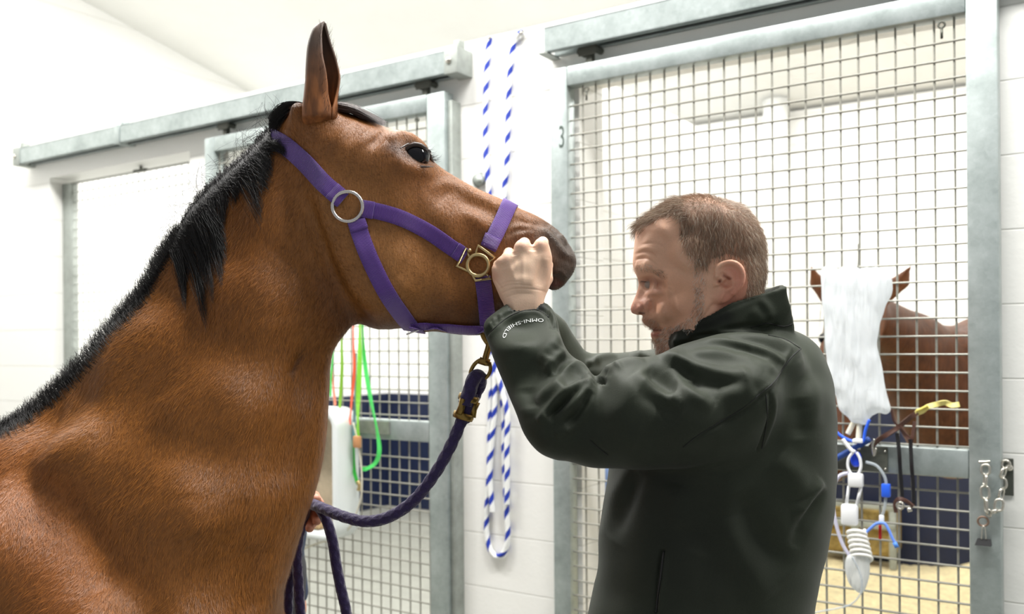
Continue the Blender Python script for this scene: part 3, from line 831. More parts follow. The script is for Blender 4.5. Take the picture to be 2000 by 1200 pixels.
# ---- short mane standing on the lower crest
crest = spline([(-160, 826), (-80, 830), (0, 842), (75, 795), (150, 725), (228, 632), (280, 575), (318, 510), (352, 462)], 12)
def crest_at(C_, t):
    f = t*(len(C_)-1); i = min(int(f), len(C_)-2); p = C_[i]*(1-(f-i))+C_[i+1]*(f-i); d = C_[i+1]-C_[i]; d = d/np.linalg.norm(d); return p, d
ps = []; rs = []
for i in range(5200):
    t = rng.uniform(0, 1); p, d = crest_at(crest, t); nrm = np.array((d[1], -d[0]))     # outward (up-left)
    thick = 34*(.62+.38*math.sin(t*PI))
    inn = rng.beta(1, 2.0)*thick-3
    root = p-nrm*inn; L_ = rng.uniform(16, 30)+inn*.35
    lean = d*rng.normal(6, 7)
    q = [root, root+nrm*L_*.4+lean*.3, root+nrm*L_*.75+lean*.8, root+nrm*L_+lean*1.5+rng.normal(0, 2, 2)]
    side = rng.uniform() < .72
    if side:
        P3 = on_coat(q, [-.001, .004, .007, .010])
    else:
        yy = HY+rng.uniform(-.03, .045); P3 = np.array([at(a, b, yy) for a, b in [p-nrm*6, p+nrm*L_*.2, p+nrm*L_*.5+lean*.5, p+nrm*L_*.75+lean]])
    ps.append(P3); rs.append(rng.uniform(.00035, .0006))
strands('short_mane', ps, rs, M['mane'], bay)
# ---- long mane falling over the near side
crest2 = spline([(338, 478), (356, 452), (376, 413), (402, 380), (428, 352), (470, 318), (505, 282), (528, 256)], 12)
locks = []
for i in range(15):
    t = (i+rng.uniform(.1, .9))/15; x0 = crest_at(crest2, t)[0]
    tipx = x0[0]+rng.normal(24, 16)+14*(1-t); L_ = (135+110*math.exp(-((t-.35)/.3)**2))*rng.uniform(.5, 1.05)*(1-.35*t)
    locks.append((t, tipx, L_, rng.uniform(.3, 1)))
ps = []; rs = []
for i in range(2500):
    lk = rng.uniform() < .58; t, tipx, L_, _ = locks[int(rng.integers(len(locks)))]
    if not lk: t = rng.uniform(0, 1); L_ = rng.uniform(15, 62)*(1-.35*t); tipx = crest_at(crest2, t)[0][0]+rng.normal(18, 12)
    tt = float(np.clip(t+rng.normal(0, .030), 0, 1)); p, d = crest_at(crest2, tt); nrm = np.array((d[1], -d[0]))
    root = p-nrm*rng.uniform(-1, 12); o_ = rng.uniform(4, 15)
    Ls_ = L_*rng.uniform(.55, 1.0)
    tip = np.array((tipx+rng.normal(0, 2.2), p[1]+Ls_))
    a1 = root+nrm*o_+np.array((rng.normal(0, 2), 0)); a2 = root+nrm*o_*.7+np.array((5, 22)); 
    a3 = a2*.55+tip*.45+np.array((rng.normal(3, 4), 0)); a4 = a2*.22+tip*.78+np.array((rng.normal(1, 3), 0))
    q = spline([root, a1, a2, a3, a4, tip], 3)
    lf = rng.uniform(.003, .012); m_ = len(q)
    P3 = on_coat(q, [.001+lf*math.sin(min(1, k/(m_-1)*1.6)*PI/2)*(1-.5*k/(m_-1)) for k in range(m_)])
    ps.append(P3); rs.append(rng.uniform(.0003, .00052))
for i in range(70):                                      # loose flyaway hairs
    t = rng.uniform(0, 1); p, d = crest_at(crest2, t); nrm = np.array((d[1], -d[0])); s_ = rng.uniform(20, 55)
    q = spline([p, p+nrm*s_*.5+d*rng.normal(4, 8), p+nrm*s_+d*rng.normal(10, 20), p+nrm*s_*.8+d*rng.normal(25, 25)], 4)
    ps.append(on_coat(q, .004)); rs.append(.0003)
strands('long_mane', ps, rs, M['mane'], bay)
# ---- poll tuft behind the ear and forelock before it
ps = []; rs = []
for i in range(900):
    root = np.array((rng.uniform(570, 596), rng.uniform(200, 214))); e_ = np.array((rng.uniform(524, 548), rng.uniform(228, 262)))
    mid = (root+e_)/2+np.array((-6, -rng.uniform(6, 14)))
    q = spline([root, root*.6+mid*.4+np.array((0, -3)), mid, e_*.7+mid*.3+np.array((-3, 0)), e_], 3)
    yj = rng.uniform(-.045, .02); P3 = np.array([at(a, b, HY+yj) for a, b in q]); ps.append(P3); rs.append(.0005)
for i in range(40):
    root = np.array((rng.uniform(520, 560), rng.uniform(225, 262))); e_ = root+np.array((rng.normal(-14, 14), -rng.uniform(18, 48)))
    q = spline([root, (root+e_)/2+rng.normal(0, 5, 2), e_], 4); ps.append(np.array([at(a, b, HY-.03) for a, b in q])); rs.append(.0003)
strands('poll_mane', ps, rs, M['mane'], bay)
ps = []; rs = []
for i in range(1500):
    root = np.array((rng.uniform(636, 668), rng.uniform(199, 214))); k = rng.uniform(.45, 1)**.8
    e_ = np.array((660+92*k+rng.normal(0, 4), 212+31*k+rng.normal(0, 3)))
    mid = (root+e_)/2+np.array((2, -rng.uniform(2, 9)))
    q = spline([root, mid, e_], 4)
    yj = rng.uniform(-.05, .035)
    P3 = []
    for j, (a, b) in enumerate(q):
        w_ = at(a, b, HY+yj); h_ = HB.ray_cast(Vector((w_.x, HY+yj, w_.z+.15)), Vector((0, 0, -1)))
        z = w_.z if h_[0] is None else max(w_.z, h_[0].z+.001)
        P3.append((w_.x, w_.y, z))
    ps.append(np.array(P3)); rs.append(rng.uniform(.0003, .0005))
strands('forelock', ps, rs, M['forelock'], bay)

# ---- short coat hairs
def coat_hairs(nh):
    ca = np.zeros(len(HV)*4); bay.data.color_attributes['Col'].data.foreach_get('color', ca); ca = ca.reshape(-1, 4)[:, :3]
    x0 = at(-30, 600, HY).x; zb = at(0, 1230, HY).z
    idx = np.nonzero((HV[:, 0] > x0) & (HV[:, 2] > zb) & (HN[:, 1] < .55))[0]
    a = 1/(.4+0*idx); xh = HV[idx, 0]
    dens = np.where(xh < at(520, 0, HY).x, 2.3, 1.0); dens /= dens.sum()
    pick = rng.choice(idx, nh, p=dens)
    P = HV[pick]+rng.normal(0, .0025, (nh, 3)); N = HN[pick]; P -= N*((P-HV[pick])*N).sum(1)[:, None]
    pxx = 1000+P[:, 0]/HY*F; pyy = CY-(P[:, 2]-CAMZ)/HY*F
    k = np.clip((pxx-(560+.25*(pyy-300)))/90, 0, 1)[:, None]
    D = (1-k)*np.array((-.42, 0, -.9))+k*np.array((.82, 0, -.35))
    mz = np.clip((pxx-1040)/60, 0, 1)
    D = D+rng.normal(0, .22, (nh, 3)); 
    sw = np.stack([np.sin(P[:, 2]*31+P[:, 0]*13), 0*pxx, np.sin(P[:, 0]*27-P[:, 2]*9)], 1)*.22; D = D+sw
    D -= N*(D*N).sum(1)[:, None]; D /= np.linalg.norm(D, axis=1)[:, None]+1e-9
    L_ = (rng.uniform(.006, .015, nh)*(1-k[:, 0]*.6)*(1-.55*mz))
    up = rng.uniform(.12, .32, nh)
    P1 = P+D*(L_*.5)[:, None]+N*(L_*up*.6)[:, None]; P2 = P+D*L_[:, None]+N*(L_*up)[:, None]
    col = ca[pick]*rng.uniform(.55, 1.65, (nh, 1))*np.array((1.0, 1, .95))
    paths = np.stack([P-N*.0005, P1, P2], 1)
    # one vectorised mesh: flat three-sided blades
    T = P2-P; T /= np.linalg.norm(T, axis=1)[:, None]; A = np.cross(T, N); r_ = rng.uniform(.0002, .00036, nh)[:, None]
    Vs = np.stack([paths[:, 0]-A*r_, paths[:, 0]+A*r_, paths[:, 1]+A*r_*.8+N*r_*.5, paths[:, 1]-A*r_*.8+N*r_*.5, paths[:, 2]+A*r_*.15, paths[:, 2]-A*r_*.15], 1).reshape(-1, 3)
    b = (np.arange(nh)*6)[:, None]; Fs = np.concatenate([b+np.array([[0, 1, 2, 3]]), b+np.array([[3, 2, 4, 5]])])
    o = mesh_np('coat_hair', Vs, Fs, M['fur'], bay)
    c4 = np.concatenate([np.repeat(np.clip(col, 0, 1), 6, 0), np.ones((nh*6, 1))], 1)
    o.data.color_attributes.new('Col', 'FLOAT_COLOR', 'POINT').data.foreach_set('color', c4.ravel())
    o['kind'] = 'stuff'
coat_hairs(105000)

# ================================================================ halter
def webmat(name, col, rib=.0021):
    m, nt, b, out = newmat(name)
    b.inputs['Base Color'].default_value = rgb(col); b.inputs['Roughness'].default_value = .42; b.inputs['Specular IOR Level'].default_value = .5
    b.inputs['Sheen Weight'].default_value = .3
    uv = nt.nodes.new('ShaderNodeUVMap'); uv.uv_map = 'UV'; sp = nt.nodes.new('ShaderNodeSeparateXYZ'); nt.links.new(uv.outputs[0], sp.inputs[0])
    mu = nt.nodes.new('ShaderNodeMath'); mu.operation = 'MULTIPLY'; mu.inputs[1].default_value = 2*PI/rib; nt.links.new(sp.outputs[0], mu.inputs[0])
    sn = nt.nodes.new('ShaderNodeMath'); sn.operation = 'SINE'; nt.links.new(mu.outputs[0], sn.inputs[0])
    bp = nt.nodes.new('ShaderNodeBump'); bp.inputs['Distance'].default_value = .0006; bp.inputs['Strength'].default_value = .9
    nt.links.new(sn.outputs[0], bp.inputs['Height']); nt.links.new(bp.outputs[0], b.inputs['Normal'])
    r = nt.nodes.new('ShaderNodeValToRGB'); c0 = rgb(col); r.color_ramp.elements[0].color = tuple(v*.72 for v in c0[:3])+(1,); r.color_ramp.elements[1].color = c0
    mr = nt.nodes.new('ShaderNodeMapRange'); mr.inputs[1].default_value = -1; nt.links.new(sn.outputs[0], mr.inputs[0]); nt.links.new(mr.outputs[0], r.inputs[0]); nt.links.new(r.outputs[0], b.inputs['Base Color'])
    return m
M['web'] = webmat('purple_webbing', '#6b40a6')
halter = empty('halter', tuple(at(697, 418, HY-.09)), 'purple nylon halter with brass fitting on the bay horse head', 'halter')
def strap_rays(px, ra, rb, step=6):
    P = spline(px, 8) if len(px) > 2 else np.array(px, float)
    seg = np.concatenate([[0], np.cumsum(np.linalg.norm(np.diff(P, axis=0), axis=1))]); n = max(4, int(seg[-1]/step))
    P = np.stack([np.interp(np.linspace(0, seg[-1], n), seg, P[:, k]) for k in (0, 1)], 1)
    W3 = [at(a, b, HY) for a, b in P]; rays = []
    for i in range(n):
        t = (W3[min(i+1, n-1)]-W3[max(i-1, 0)]).normalized(); rays.append((W3[i], Vector((0, -1, 0)), t))
    def rad(c_, t, s):            # s=-1: start side
        out = []
        for k in range(1, 9):
            th = PI/2*k/8; out.append((c_, Vector((0, -1, 0))*math.cos(th)+t*s*math.sin(th), t))
        return out
    if ra: rays = rad(rays[0][0], rays[0][2], -1)[::-1]+rays
    if rb: rays = rays+rad(rays[-1][0], rays[-1][2], 1)
    return rays
def strap(name, px, w, ra=False, rb=False, lift=.0028, both=True, bv=None, taper=None):
    rays = strap_rays(px, ra, rb); rows = []
    for o_, d, t in rays:
        e = Vector((-t.z, 0, t.x)).normalized(); row = []
        for k in (-.5, -.25, 0, .25, .5):
            h_ = HB.ray_cast(o_+e*(w*k), d, 1)
            p = h_[0] if h_[0] is not None else (row[-1][0] if row else o_+d*.05)
            row.append((p, d))
        rows.append(row)
    G = np.array([[tuple(p) for p, d in r] for r in rows]); Dd = np.array([[tuple(d) for p, d in r] for r in rows])
    for _ in range(3):            # webbing bridges small hollows
        G[1:-1] = (G[:-2]+2*G[1:-1]+G[2:])/4
    mid = G.mean(1, keepdims=True); G = G*.6+(mid+np.linspace(-.5, .5, 5)[None, :, None]*(G[:, -1:]-G[:, :1]))*.4
    G = G+Dd*lift
    halves = [G]
    if both:
        Gm = G.copy(); Gm[:, :, 1] = 2*HY-Gm[:, :, 1]; halves.append(Gm)
    if both and ra: grids = [np.concatenate([halves[1][::-1], halves[0]])]
    elif both and rb: grids = [np.concatenate([halves[0], halves[1][::-1]])]
    else: grids = halves
    res = []
    for gi, g in enumerate(grids):
        n, k = g.shape[:2]
        V = g.reshape(-1, 3); Fc = [(i*k+j, i*k+j+1, (i+1)*k+j+1, (i+1)*k+j) for i in range(n-1) for j in range(k-1)]
        L_ = np.concatenate([[0], np.cumsum(np.linalg.norm(np.diff(g[:, 2], axis=0), axis=1))])
        me = bpy.data.meshes.new(name); me.from_pydata([tuple(v) for v in V], [], Fc); me.materials.append(M['web'])
        uvl = me.uv_layers.new(name='UV'); 
        for lp in me.loops: uvl.data[lp.index].uv = (L_[lp.vertex_index//k], (lp.vertex_index % k)/(k-1)*w)
        me.polygons.foreach_set('use_smooth', [True]*len(me.polygons))
        o = bpy.data.objects.new(name, me); link(o, halter)
        s_ = o.modifiers.new('s', 'SOLIDIFY'); s_.thickness = .0026; s_.offset = 0
        bv_ = o.modifiers.new('b', 'BEVEL'); bv_.width = .0006; bv_.segments = 1; bv_.limit_method = 'ANGLE'
        res.append(o)
    return res
strap('crown_strap', [(548, 282), (575, 300), (612, 333), (655, 378), (689, 406)], .030, ra=True)
strap('cheek_strap', [(722, 422), (752, 427), (800, 441), (845, 463), (880, 487), (912, 508)], .0265)
strap('throat_strap', [(711, 442), (722, 475), (742, 525), (770, 582), (800, 632)], .0285, rb=True)
strap('noseband', [(992, 410), (985, 428), (972, 458), (955, 492)], .0270, ra=True)
strap('chin_strap', [(944, 545), (948, 575), (951, 605), (953, 630)], .0265, rb=True)
strap('jaw_strap', [(806, 641), (840, 640), (880, 643), (915, 646), (948, 645)], .014, lift=.0085)
# keepers: folded ends with stitching
strap('strap_fold', [(668, 389), (689, 407)], .031, lift=.0055)
strap('strap_fold', [(722, 422), (745, 426)], .0285, lift=.0055)
strap('strap_fold', [(713, 444), (719, 462)], .0295, lift=.0055)
strap('strap_fold', [(965, 468), (956, 490)], .0285, lift=.0055)
strap('strap_fold', [(893, 495), (912, 508)], .0275, lift=.0055)
stm = mat('stitch_thread', '#4a2a80', .6)
def mirror_y(mb): mb.V = [(a, 2*HY-b, c_) for a, b, c_ in mb.V]; return mb
silver = mat('silver_ring', '#d8d3cf', .22, .95); brass = mat('pale_brass', '#c8b282', .3, .85); bronze = mat('old_bronze', '#8a713c', .35, .85, var=.15, scale=60)
def surf(px, py, lift):
    w_ = at(px, py, HY); h_ = HB.ray_cast(Vector((w_.x, HY, w_.z)), Vector((0, -1, 0)), 1); return h_[0]+Vector((0, -1, 0))*lift, -h_[1] if h_[1].y > 0 else h_[1]
for sd in (0, 1):
    c_, n_ = surf(697, 419, .007); mb = MB().torus(c_, n_*.4+Vector((0, -1, 0)), .0245, .0032, 36, 10)
    if sd: mirror_y(mb)
    mb.build('ring', silver, halter, smooth=True)['label'] = 'round silver ring'
    # cast brass fitting: a ring with three strap loops
    c_, n_ = surf(936, 524, .0075); mb = MB().torus(c_, (0, -1, 0), .0178, .0034, 32, 10)
    def loop(mb, a, b, c2, d2, r=.0026):
        P = [Vector((at(x_, y_, HY).x, c_.y, at(x_, y_, HY).z)) for x_, y_ in (a, b, c2, d2)]
        mb.tube(P, r, 8)
    loop(mb, (921, 512), (914, 491), (896, 526), (925, 538)); loop(mb, (930, 507), (936, 487), (968, 510), (953, 519)); loop(mb, (923, 537), (931, 553), (960, 549), (950, 538))
    mb.tube([at(914, 491, c_.y), at(920, 488, c_.y)], .003, 8)
    if sd: mirror_y(mb)
    mb.build('halter_square', brass, halter, smooth=True)['label'] = 'pale brass halter fitting'
c_, n_ = surf(812, 645, .009)
MB().box(c_.x-.016, c_.x+.016, c_.y-.002, c_.y+.002, c_.z-.004, c_.z-.001, .0008).xf(Matrix.Translation(c_) @ Matrix.Rotation(-.35, 4, 'Y') @ Matrix.Translation(-c_)).build('buckle_bar', silver, halter, smooth=True)

# ================================================================ lead rope
M['rope'] = mat('purple_rope', '#2a1c4c', .75, var=.3, scale=160, bump=.0016, bscale=330, sheen=.4)
rope = empty('lead_rope', tuple(at(760, 1005, 1.62)), 'dark purple lead rope clipped under the halter, its end in the hidden hand', 'rope')
def braid(pts, r, name='rope', k=26):
    P = spline([tuple(p) for p in pts], 14); L_ = 0; rr = []; acc = [0]
    for i in range(1, len(P)): acc.append(acc[-1]+np.linalg.norm(P[i]-P[i-1]))
    # resample evenly, add a braided relief
    n = max(8, int(acc[-1]/.0022)); Q = np.stack([np.interp(np.linspace(0, acc[-1], n), acc, P[:, j]) for j in range(3)], 1)
    V = []; up = None
    for i in range(n):
        t = Vector(Q[min(i+1, n-1)]-Q[max(i-1, 0)]).normalized()
        if up is None: up = Vector((0, 1, 0))
        a = t.cross(up).normalized(); up = a.cross(t).normalized(); s_ = i*.0022
        for j in range(k):
            th = 2*PI*j/k
            b1 = math.cos(4*th+s_*2*PI/.024); b2 = math.cos(4*th-s_*2*PI/.024)
            rad = r*(1+.075*max(b1, b2)+.012*random.uniform(-1, 1)); V.append(Vector(Q[i])+a*math.cos(th)*rad+up*math.sin(th)*rad)
    Fc = [(i*k+j, i*k+(j+1) % k, (i+1)*k+(j+1) % k, (i+1)*k+j) for i in range(n-1) for j in range(k)]
    Fc += [tuple(range(k))[::-1], tuple((n-1)*k+j for j in range(k))]
    o = MB().add(V, Fc).build(name, M['rope'], rope, smooth=True); return o
A_ = lambda l: [at(*p) for p in l]
braid(A_([(922, 768, 1.555), (912, 800, 1.555), (900, 826, 1.555), (880, 872, 1.56), (850, 925, 1.57), (808, 978, 1.585), (760, 1010, 1.60), (715, 1019, 1.62), (672, 1010, 1.65), (632, 994, 1.69), (606, 984, 1.73), (585, 980, 1.76)]), .0098)
braid(A_([(622, 990, 1.72), (638, 1018, 1.705), (650, 1060, 1.70), (657, 1105, 1.70), (666, 1150, 1.70), (676, 1195, 1.70), (684, 1260, 1.70), (680, 1330, 1.70)]), .0092)
braid(A_([(600, 988, 1.76), (588, 1030, 1.76), (580, 1080, 1.76), (583, 1140, 1.76), (588, 1210, 1.76), (600, 1300, 1.76), (640, 1350, 1.73), (680, 1330, 1.70)]), .0092)
braid(A_([(590, 992, 1.775), (575, 1060, 1.775), (565, 1130, 1.775), (562, 1220, 1.775), (566, 1320, 1.775)]), .0092)
# eye of the rope through the snap, held by a cast clamp
braid(A_([(908, 800, 1.565), (925, 775, 1.573), (935, 755, 1.572), (938, 741, 1.563), (934, 735, 1.555), (925, 740, 1.548), (918, 762, 1.545), (908, 790, 1.548)]), .0112, 'rope_eye')
braid(A_([(905, 812, 1.565), (907, 822, 1.565), (910, 829, 1.565)]), .0085, 'rope_end')
cl = MB()
a = at(917, 772, 1.555); b = at(903, 819, 1.555); t = (b-a)
M2 = Matrix.Translation(a) @ t.to_track_quat('Z', 'Y').to_matrix().to_4x4()
L_ = t.length
for z0, z1 in ((0, .011), (L_-.011, L_)):
    cl.add(*(lambda m_: (m_.V, m_.F))(MB().tube([(0, 0, z0), (0, 0, (z0+z1)/2), (0, 0, z1)], [.0172, .0182, .0172], 20).xf(M2)))
for th in (-1.57, .52, 2.6):
    x_, y_ = .0138*math.cos(th), .0138*math.sin(th)
    cl.add(*(lambda m_: (m_.V, m_.F))(MB().tube([(x_, y_, .008), (x_*.98, y_*.98, L_/2), (x_, y_, L_-.008)], [.0075, .0058, .0075], 10).xf(M2)))
cl.build('clamp', bronze, rope, smooth=True)['label'] = 'bronze rope clamp'
# snap hook
hk = MB()
hk.tube([tuple(p) for p in spline(A_([(921, 741, 1.553), (919, 728, 1.553), (926, 713, 1.553), (937, 704, 1.553), (947, 703, 1.553)]), 5)], .0034, 10)
hk.tube([tuple(p) for p in spline(A_([(956, 708, 1.553), (958, 722, 1.553), (953, 734, 1.553), (944, 740, 1.556), (921, 741, 1.556)]), 5)], .0032, 10)
hk.tube(A_([(936, 704, 1.553), (948, 708, 1.553), (957, 709, 1.553)]), .0062, 12)
hk.tube([tuple(p) for p in spline(A_([(947, 704, 1.555), (951, 690, 1.56), (955, 675, 1.565), (954, 662, 1.57), (949, 652, 1.575)]), 5)], .0056, 12)
hk.tube([tuple(p) for p in spline(A_([(952, 672, 1.565), (944, 660, 1.57), (941, 650, 1.575), (946, 643, 1.58), (953, 646, 1.58)]), 5)], .0034, 10)
hk.build('snap_hook', bronze, rope, smooth=True)['label'] = 'bronze snap hook'
# ================================================================ the man
MY = 1.50
YM = lambda a, b: MY
def rgrid(px0, px1, py0, py1, Y, s):
    a, b = at(px0, py1, Y), at(px1, py0, Y)
    return np.arange(a.x, b.x, s), np.arange(a.z, b.z, s)
face_px = [(1244, 445), (1241, 462), (1239, 480), (1237, 500), (1236, 516), (1239, 528), (1244, 541), (1247, 552), (1246, 562), (1241, 578), (1235, 592), (1232, 602), (1234, 611), (1243, 615), (1255, 617),
    (1254, 626), (1260, 635), (1270, 641), (1275, 646), (1271, 652), (1273, 661), (1279, 669), (1283, 679), (1287, 691), (1298, 700), (1325, 704), (1350, 712), (1365, 760), (1440, 780), (1500, 700), (1497, 620),
    (1483, 575), (1487, 545), (1488, 512), (1484, 478), (1468, 440), (1445, 412), (1419, 400), (1381, 388), (1346, 388), (1310, 398), (1280, 416), (1258, 431)]
hair_reg = [(1238, 452), (1262, 442), (1292, 430), (1312, 434), (1316, 470), (1322, 500), (1334, 512), (1345, 530), (1362, 530), (1376, 522), (1400, 514), (1424, 522), (1434, 550), (1430, 580), (1440, 612), (1470, 640), (1520, 560), (1520, 360), (1220, 360)]
beard_reg = [(1344, 560), (1358, 575), (1358, 615), (1340, 642), (1318, 664), (1312, 720), (1285, 715), (1272, 672), (1276, 660), (1290, 652), (1292, 642), (1300, 640), (1325, 630), (1342, 600)]
man_parts = []
def head():
    s = .0016
    xs, zs = rgrid(1222, 1530, 375, 790, MY, s); ys = np.arange(MY-.112, MY+.1, s*1.15)
    X2, Z2 = np.meshgrid(xs, zs, indexing='ij'); X3, Y3, Z3 = xs[:, None, None], ys[None, :, None], zs[None, None, :]
    hp = smooth_poly(face_px, YM, 5)
    w = idw(ctrlw([(1240, 470, .046), (1262, 480, .054), (1240, 516, .038), (1262, 520, .050), (1300, 450, .064), (1330, 500, .072), (1350, 420, .070), (1420, 450, .078), (1440, 540, .074), (1480, 540, .060),
        (1300, 560, .060), (1275, 560, .047), (1252, 560, .018), (1243, 575, .014), (1236, 600, .016), (1250, 606, .021), (1262, 600, .028), (1258, 628, .026), (1272, 640, .030), (1276, 658, .026), (1284, 684, .024),
        (1290, 610, .052), (1320, 600, .062), (1310, 680, .044), (1340, 640, .061), (1370, 600, .067), (1400, 640, .062), (1450, 640, .064), (1400, 740, .066), (1400, 550, .073)], YM), X2, Z2, 2.3)
    Yc = np.full(X2.shape, MY)
    Fh = relief(X2, Z2, ys, hp, w, Yc, .042)
    # ear: a leaf standing off the head, on both sides
    ear_px = [(1377, 528), (1390, 521), (1405, 519), (1417, 525), (1425, 538), (1427, 553), (1423, 568), (1413, 580), (1402, 592), (1391, 597), (1382, 593), (1377, 584), (1379, 566), (1375, 548)]
    ep = smooth_poly(ear_px, YM, 4)
    u = np.clip((X2-at(1376, 0, MY).x)/(at(1427, 0, MY).x-at(1376, 0, MY).x), -.2, 1.2)
    for sd in (-1, 1):
        off = .0735+.016*u-.004*np.clip((Z2-at(0, 560, MY).z)/-.03, -1, 1)
        fe = relief(X2, Z2, ys, ep, np.full(X2.shape, .0050), MY+sd*off, .0055)
        Fh = smin(Fh, fe, .0045)
        fl = capsule(X3, Y3, Z3, tuple(np.array(at(1386, 535, MY))+(0, sd*.062, 0)), tuple(np.array(at(1386, 582, MY))+(0, sd*.062, 0)), .013, .012)
        Fh = smin(Fh, fl, .006)
    V, Q = nets(Fh, xs, ys, zs); V = relax(V, Q, 3, .5); N = normals(V, Q)
    it = [
        ([(1266, 556)], -.0075, .0085), ([(1276, 559)], -.004, .008),
        ([(1238, 519), (1252, 524), (1270, 532), (1290, 546)], .0035, .0055),
        ([(1246, 541), (1262, 541), (1278, 549), (1290, 561)], .0022, .0028), ([(1250, 536), (1268, 538), (1288, 552)], -.0018, .0022),
        ([(1258, 571), (1270, 576), (1284, 574)], .0022, .0042), ([(1262, 580), (1276, 586), (1290, 580)], -.0018, .004),
        ([(1292, 592), (1310, 590)], .0028, .015), ([(1310, 630)], -.004, .014),
        ([(1257, 605), (1263, 601)], .0020, .0050), ([(1266, 588), (1270, 598), (1270, 612)], -.0040, .0024), ([(1250, 600), (1244, 604)], .0015, .004), ([(1247, 613), (1256, 614)], -.002, .0025),
        ([(1271, 606), (1280, 622), (1287, 640), (1290, 655)], -.0014, .0038), ([(1276, 608), (1288, 625), (1296, 645)], .0009, .005),
        ([(1271, 647), (1282, 645), (1290, 648)], -.0035, .0019), ([(1268, 639), (1280, 638)], .0018, .0026), ([(1274, 655), (1284, 654)], .0024, .003), ([(1279, 667), (1290, 666)], -.002, .003),
        ([(1290, 685)], .003, .010),
        ([(1237, 498), (1252, 496), (1267, 503), (1276, 516)], -.0016, .0013), ([(1236, 510), (1252, 508), (1270, 520), (1280, 532)], -.0016, .0013), ([(1246, 482), (1268, 481), (1287, 491)], -.0012, .0014),
        ([(1240, 504), (1255, 502), (1270, 511)], .0011, .0016), ([(1242, 490), (1256, 489), (1272, 496)], .0009, .0018), ([(1292, 560), (1303, 564)], -.001, .0011), ([(1291, 566), (1302, 573)], -.001, .0011),
        ([(1360, 620), (1368, 606), (1378, 596)], -.0022, .0018), ([(1372, 625), (1384, 604)], .0018, .004),
        ([(1330, 660), (1350, 640), (1362, 610), (1366, 580)], .0030, .008), ([(1345, 690), (1370, 655), (1390, 620)], -.004, .009),
        # ear relief
        ([(1380, 545), (1380, 533), (1390, 524), (1405, 522), (1417, 529), (1423, 542), (1423, 556), (1418, 568), (1409, 579)], .0038, .0023, 0),
        ([(1386, 534), (1400, 531), (1412, 540), (1414, 555)], -.0042, .0030), ([(1396, 545), (1404, 551), (1407, 562), (1401, 572), (1393, 575)], .0024, .0022),
        ([(1390, 556), (1395, 562), (1396, 569)], -.0070, .0046), ([(1386, 540), (1394, 549), (1402, 554)], -.0035, .0020), ([(1383, 553), (1384, 560)], -.0055, .0022),
        ([(1379, 558), (1381, 566)], .0038, .0028), ([(1391, 588), (1386, 586)], .0030, .0050), ([(1378, 545), (1379, 553)], .002, .002)]
    V0 = V.copy(); V = ridges(V, N, it, YM, -1); V = V+(ridges(V0, N, it, YM, 1)-V0)
    return V, Q
FV, FQ = head()
FB = bvh_of(FV, FQ); FN = normals(FV, FQ)
hand_px = [(985, 600), (976, 580), (968, 561), (961, 543), (962, 522), (970, 506), (985, 496), (1001, 490), (1005, 478), (1013, 469), (1024, 467), (1034, 472), (1040, 478), (1048, 468), (1059, 464), (1069, 471), (1075, 486),
    (1079, 506), (1078, 528), (1072, 552), (1066, 572), (1063, 592), (1064, 625), (1060, 680), (1000, 680), (990, 640)]
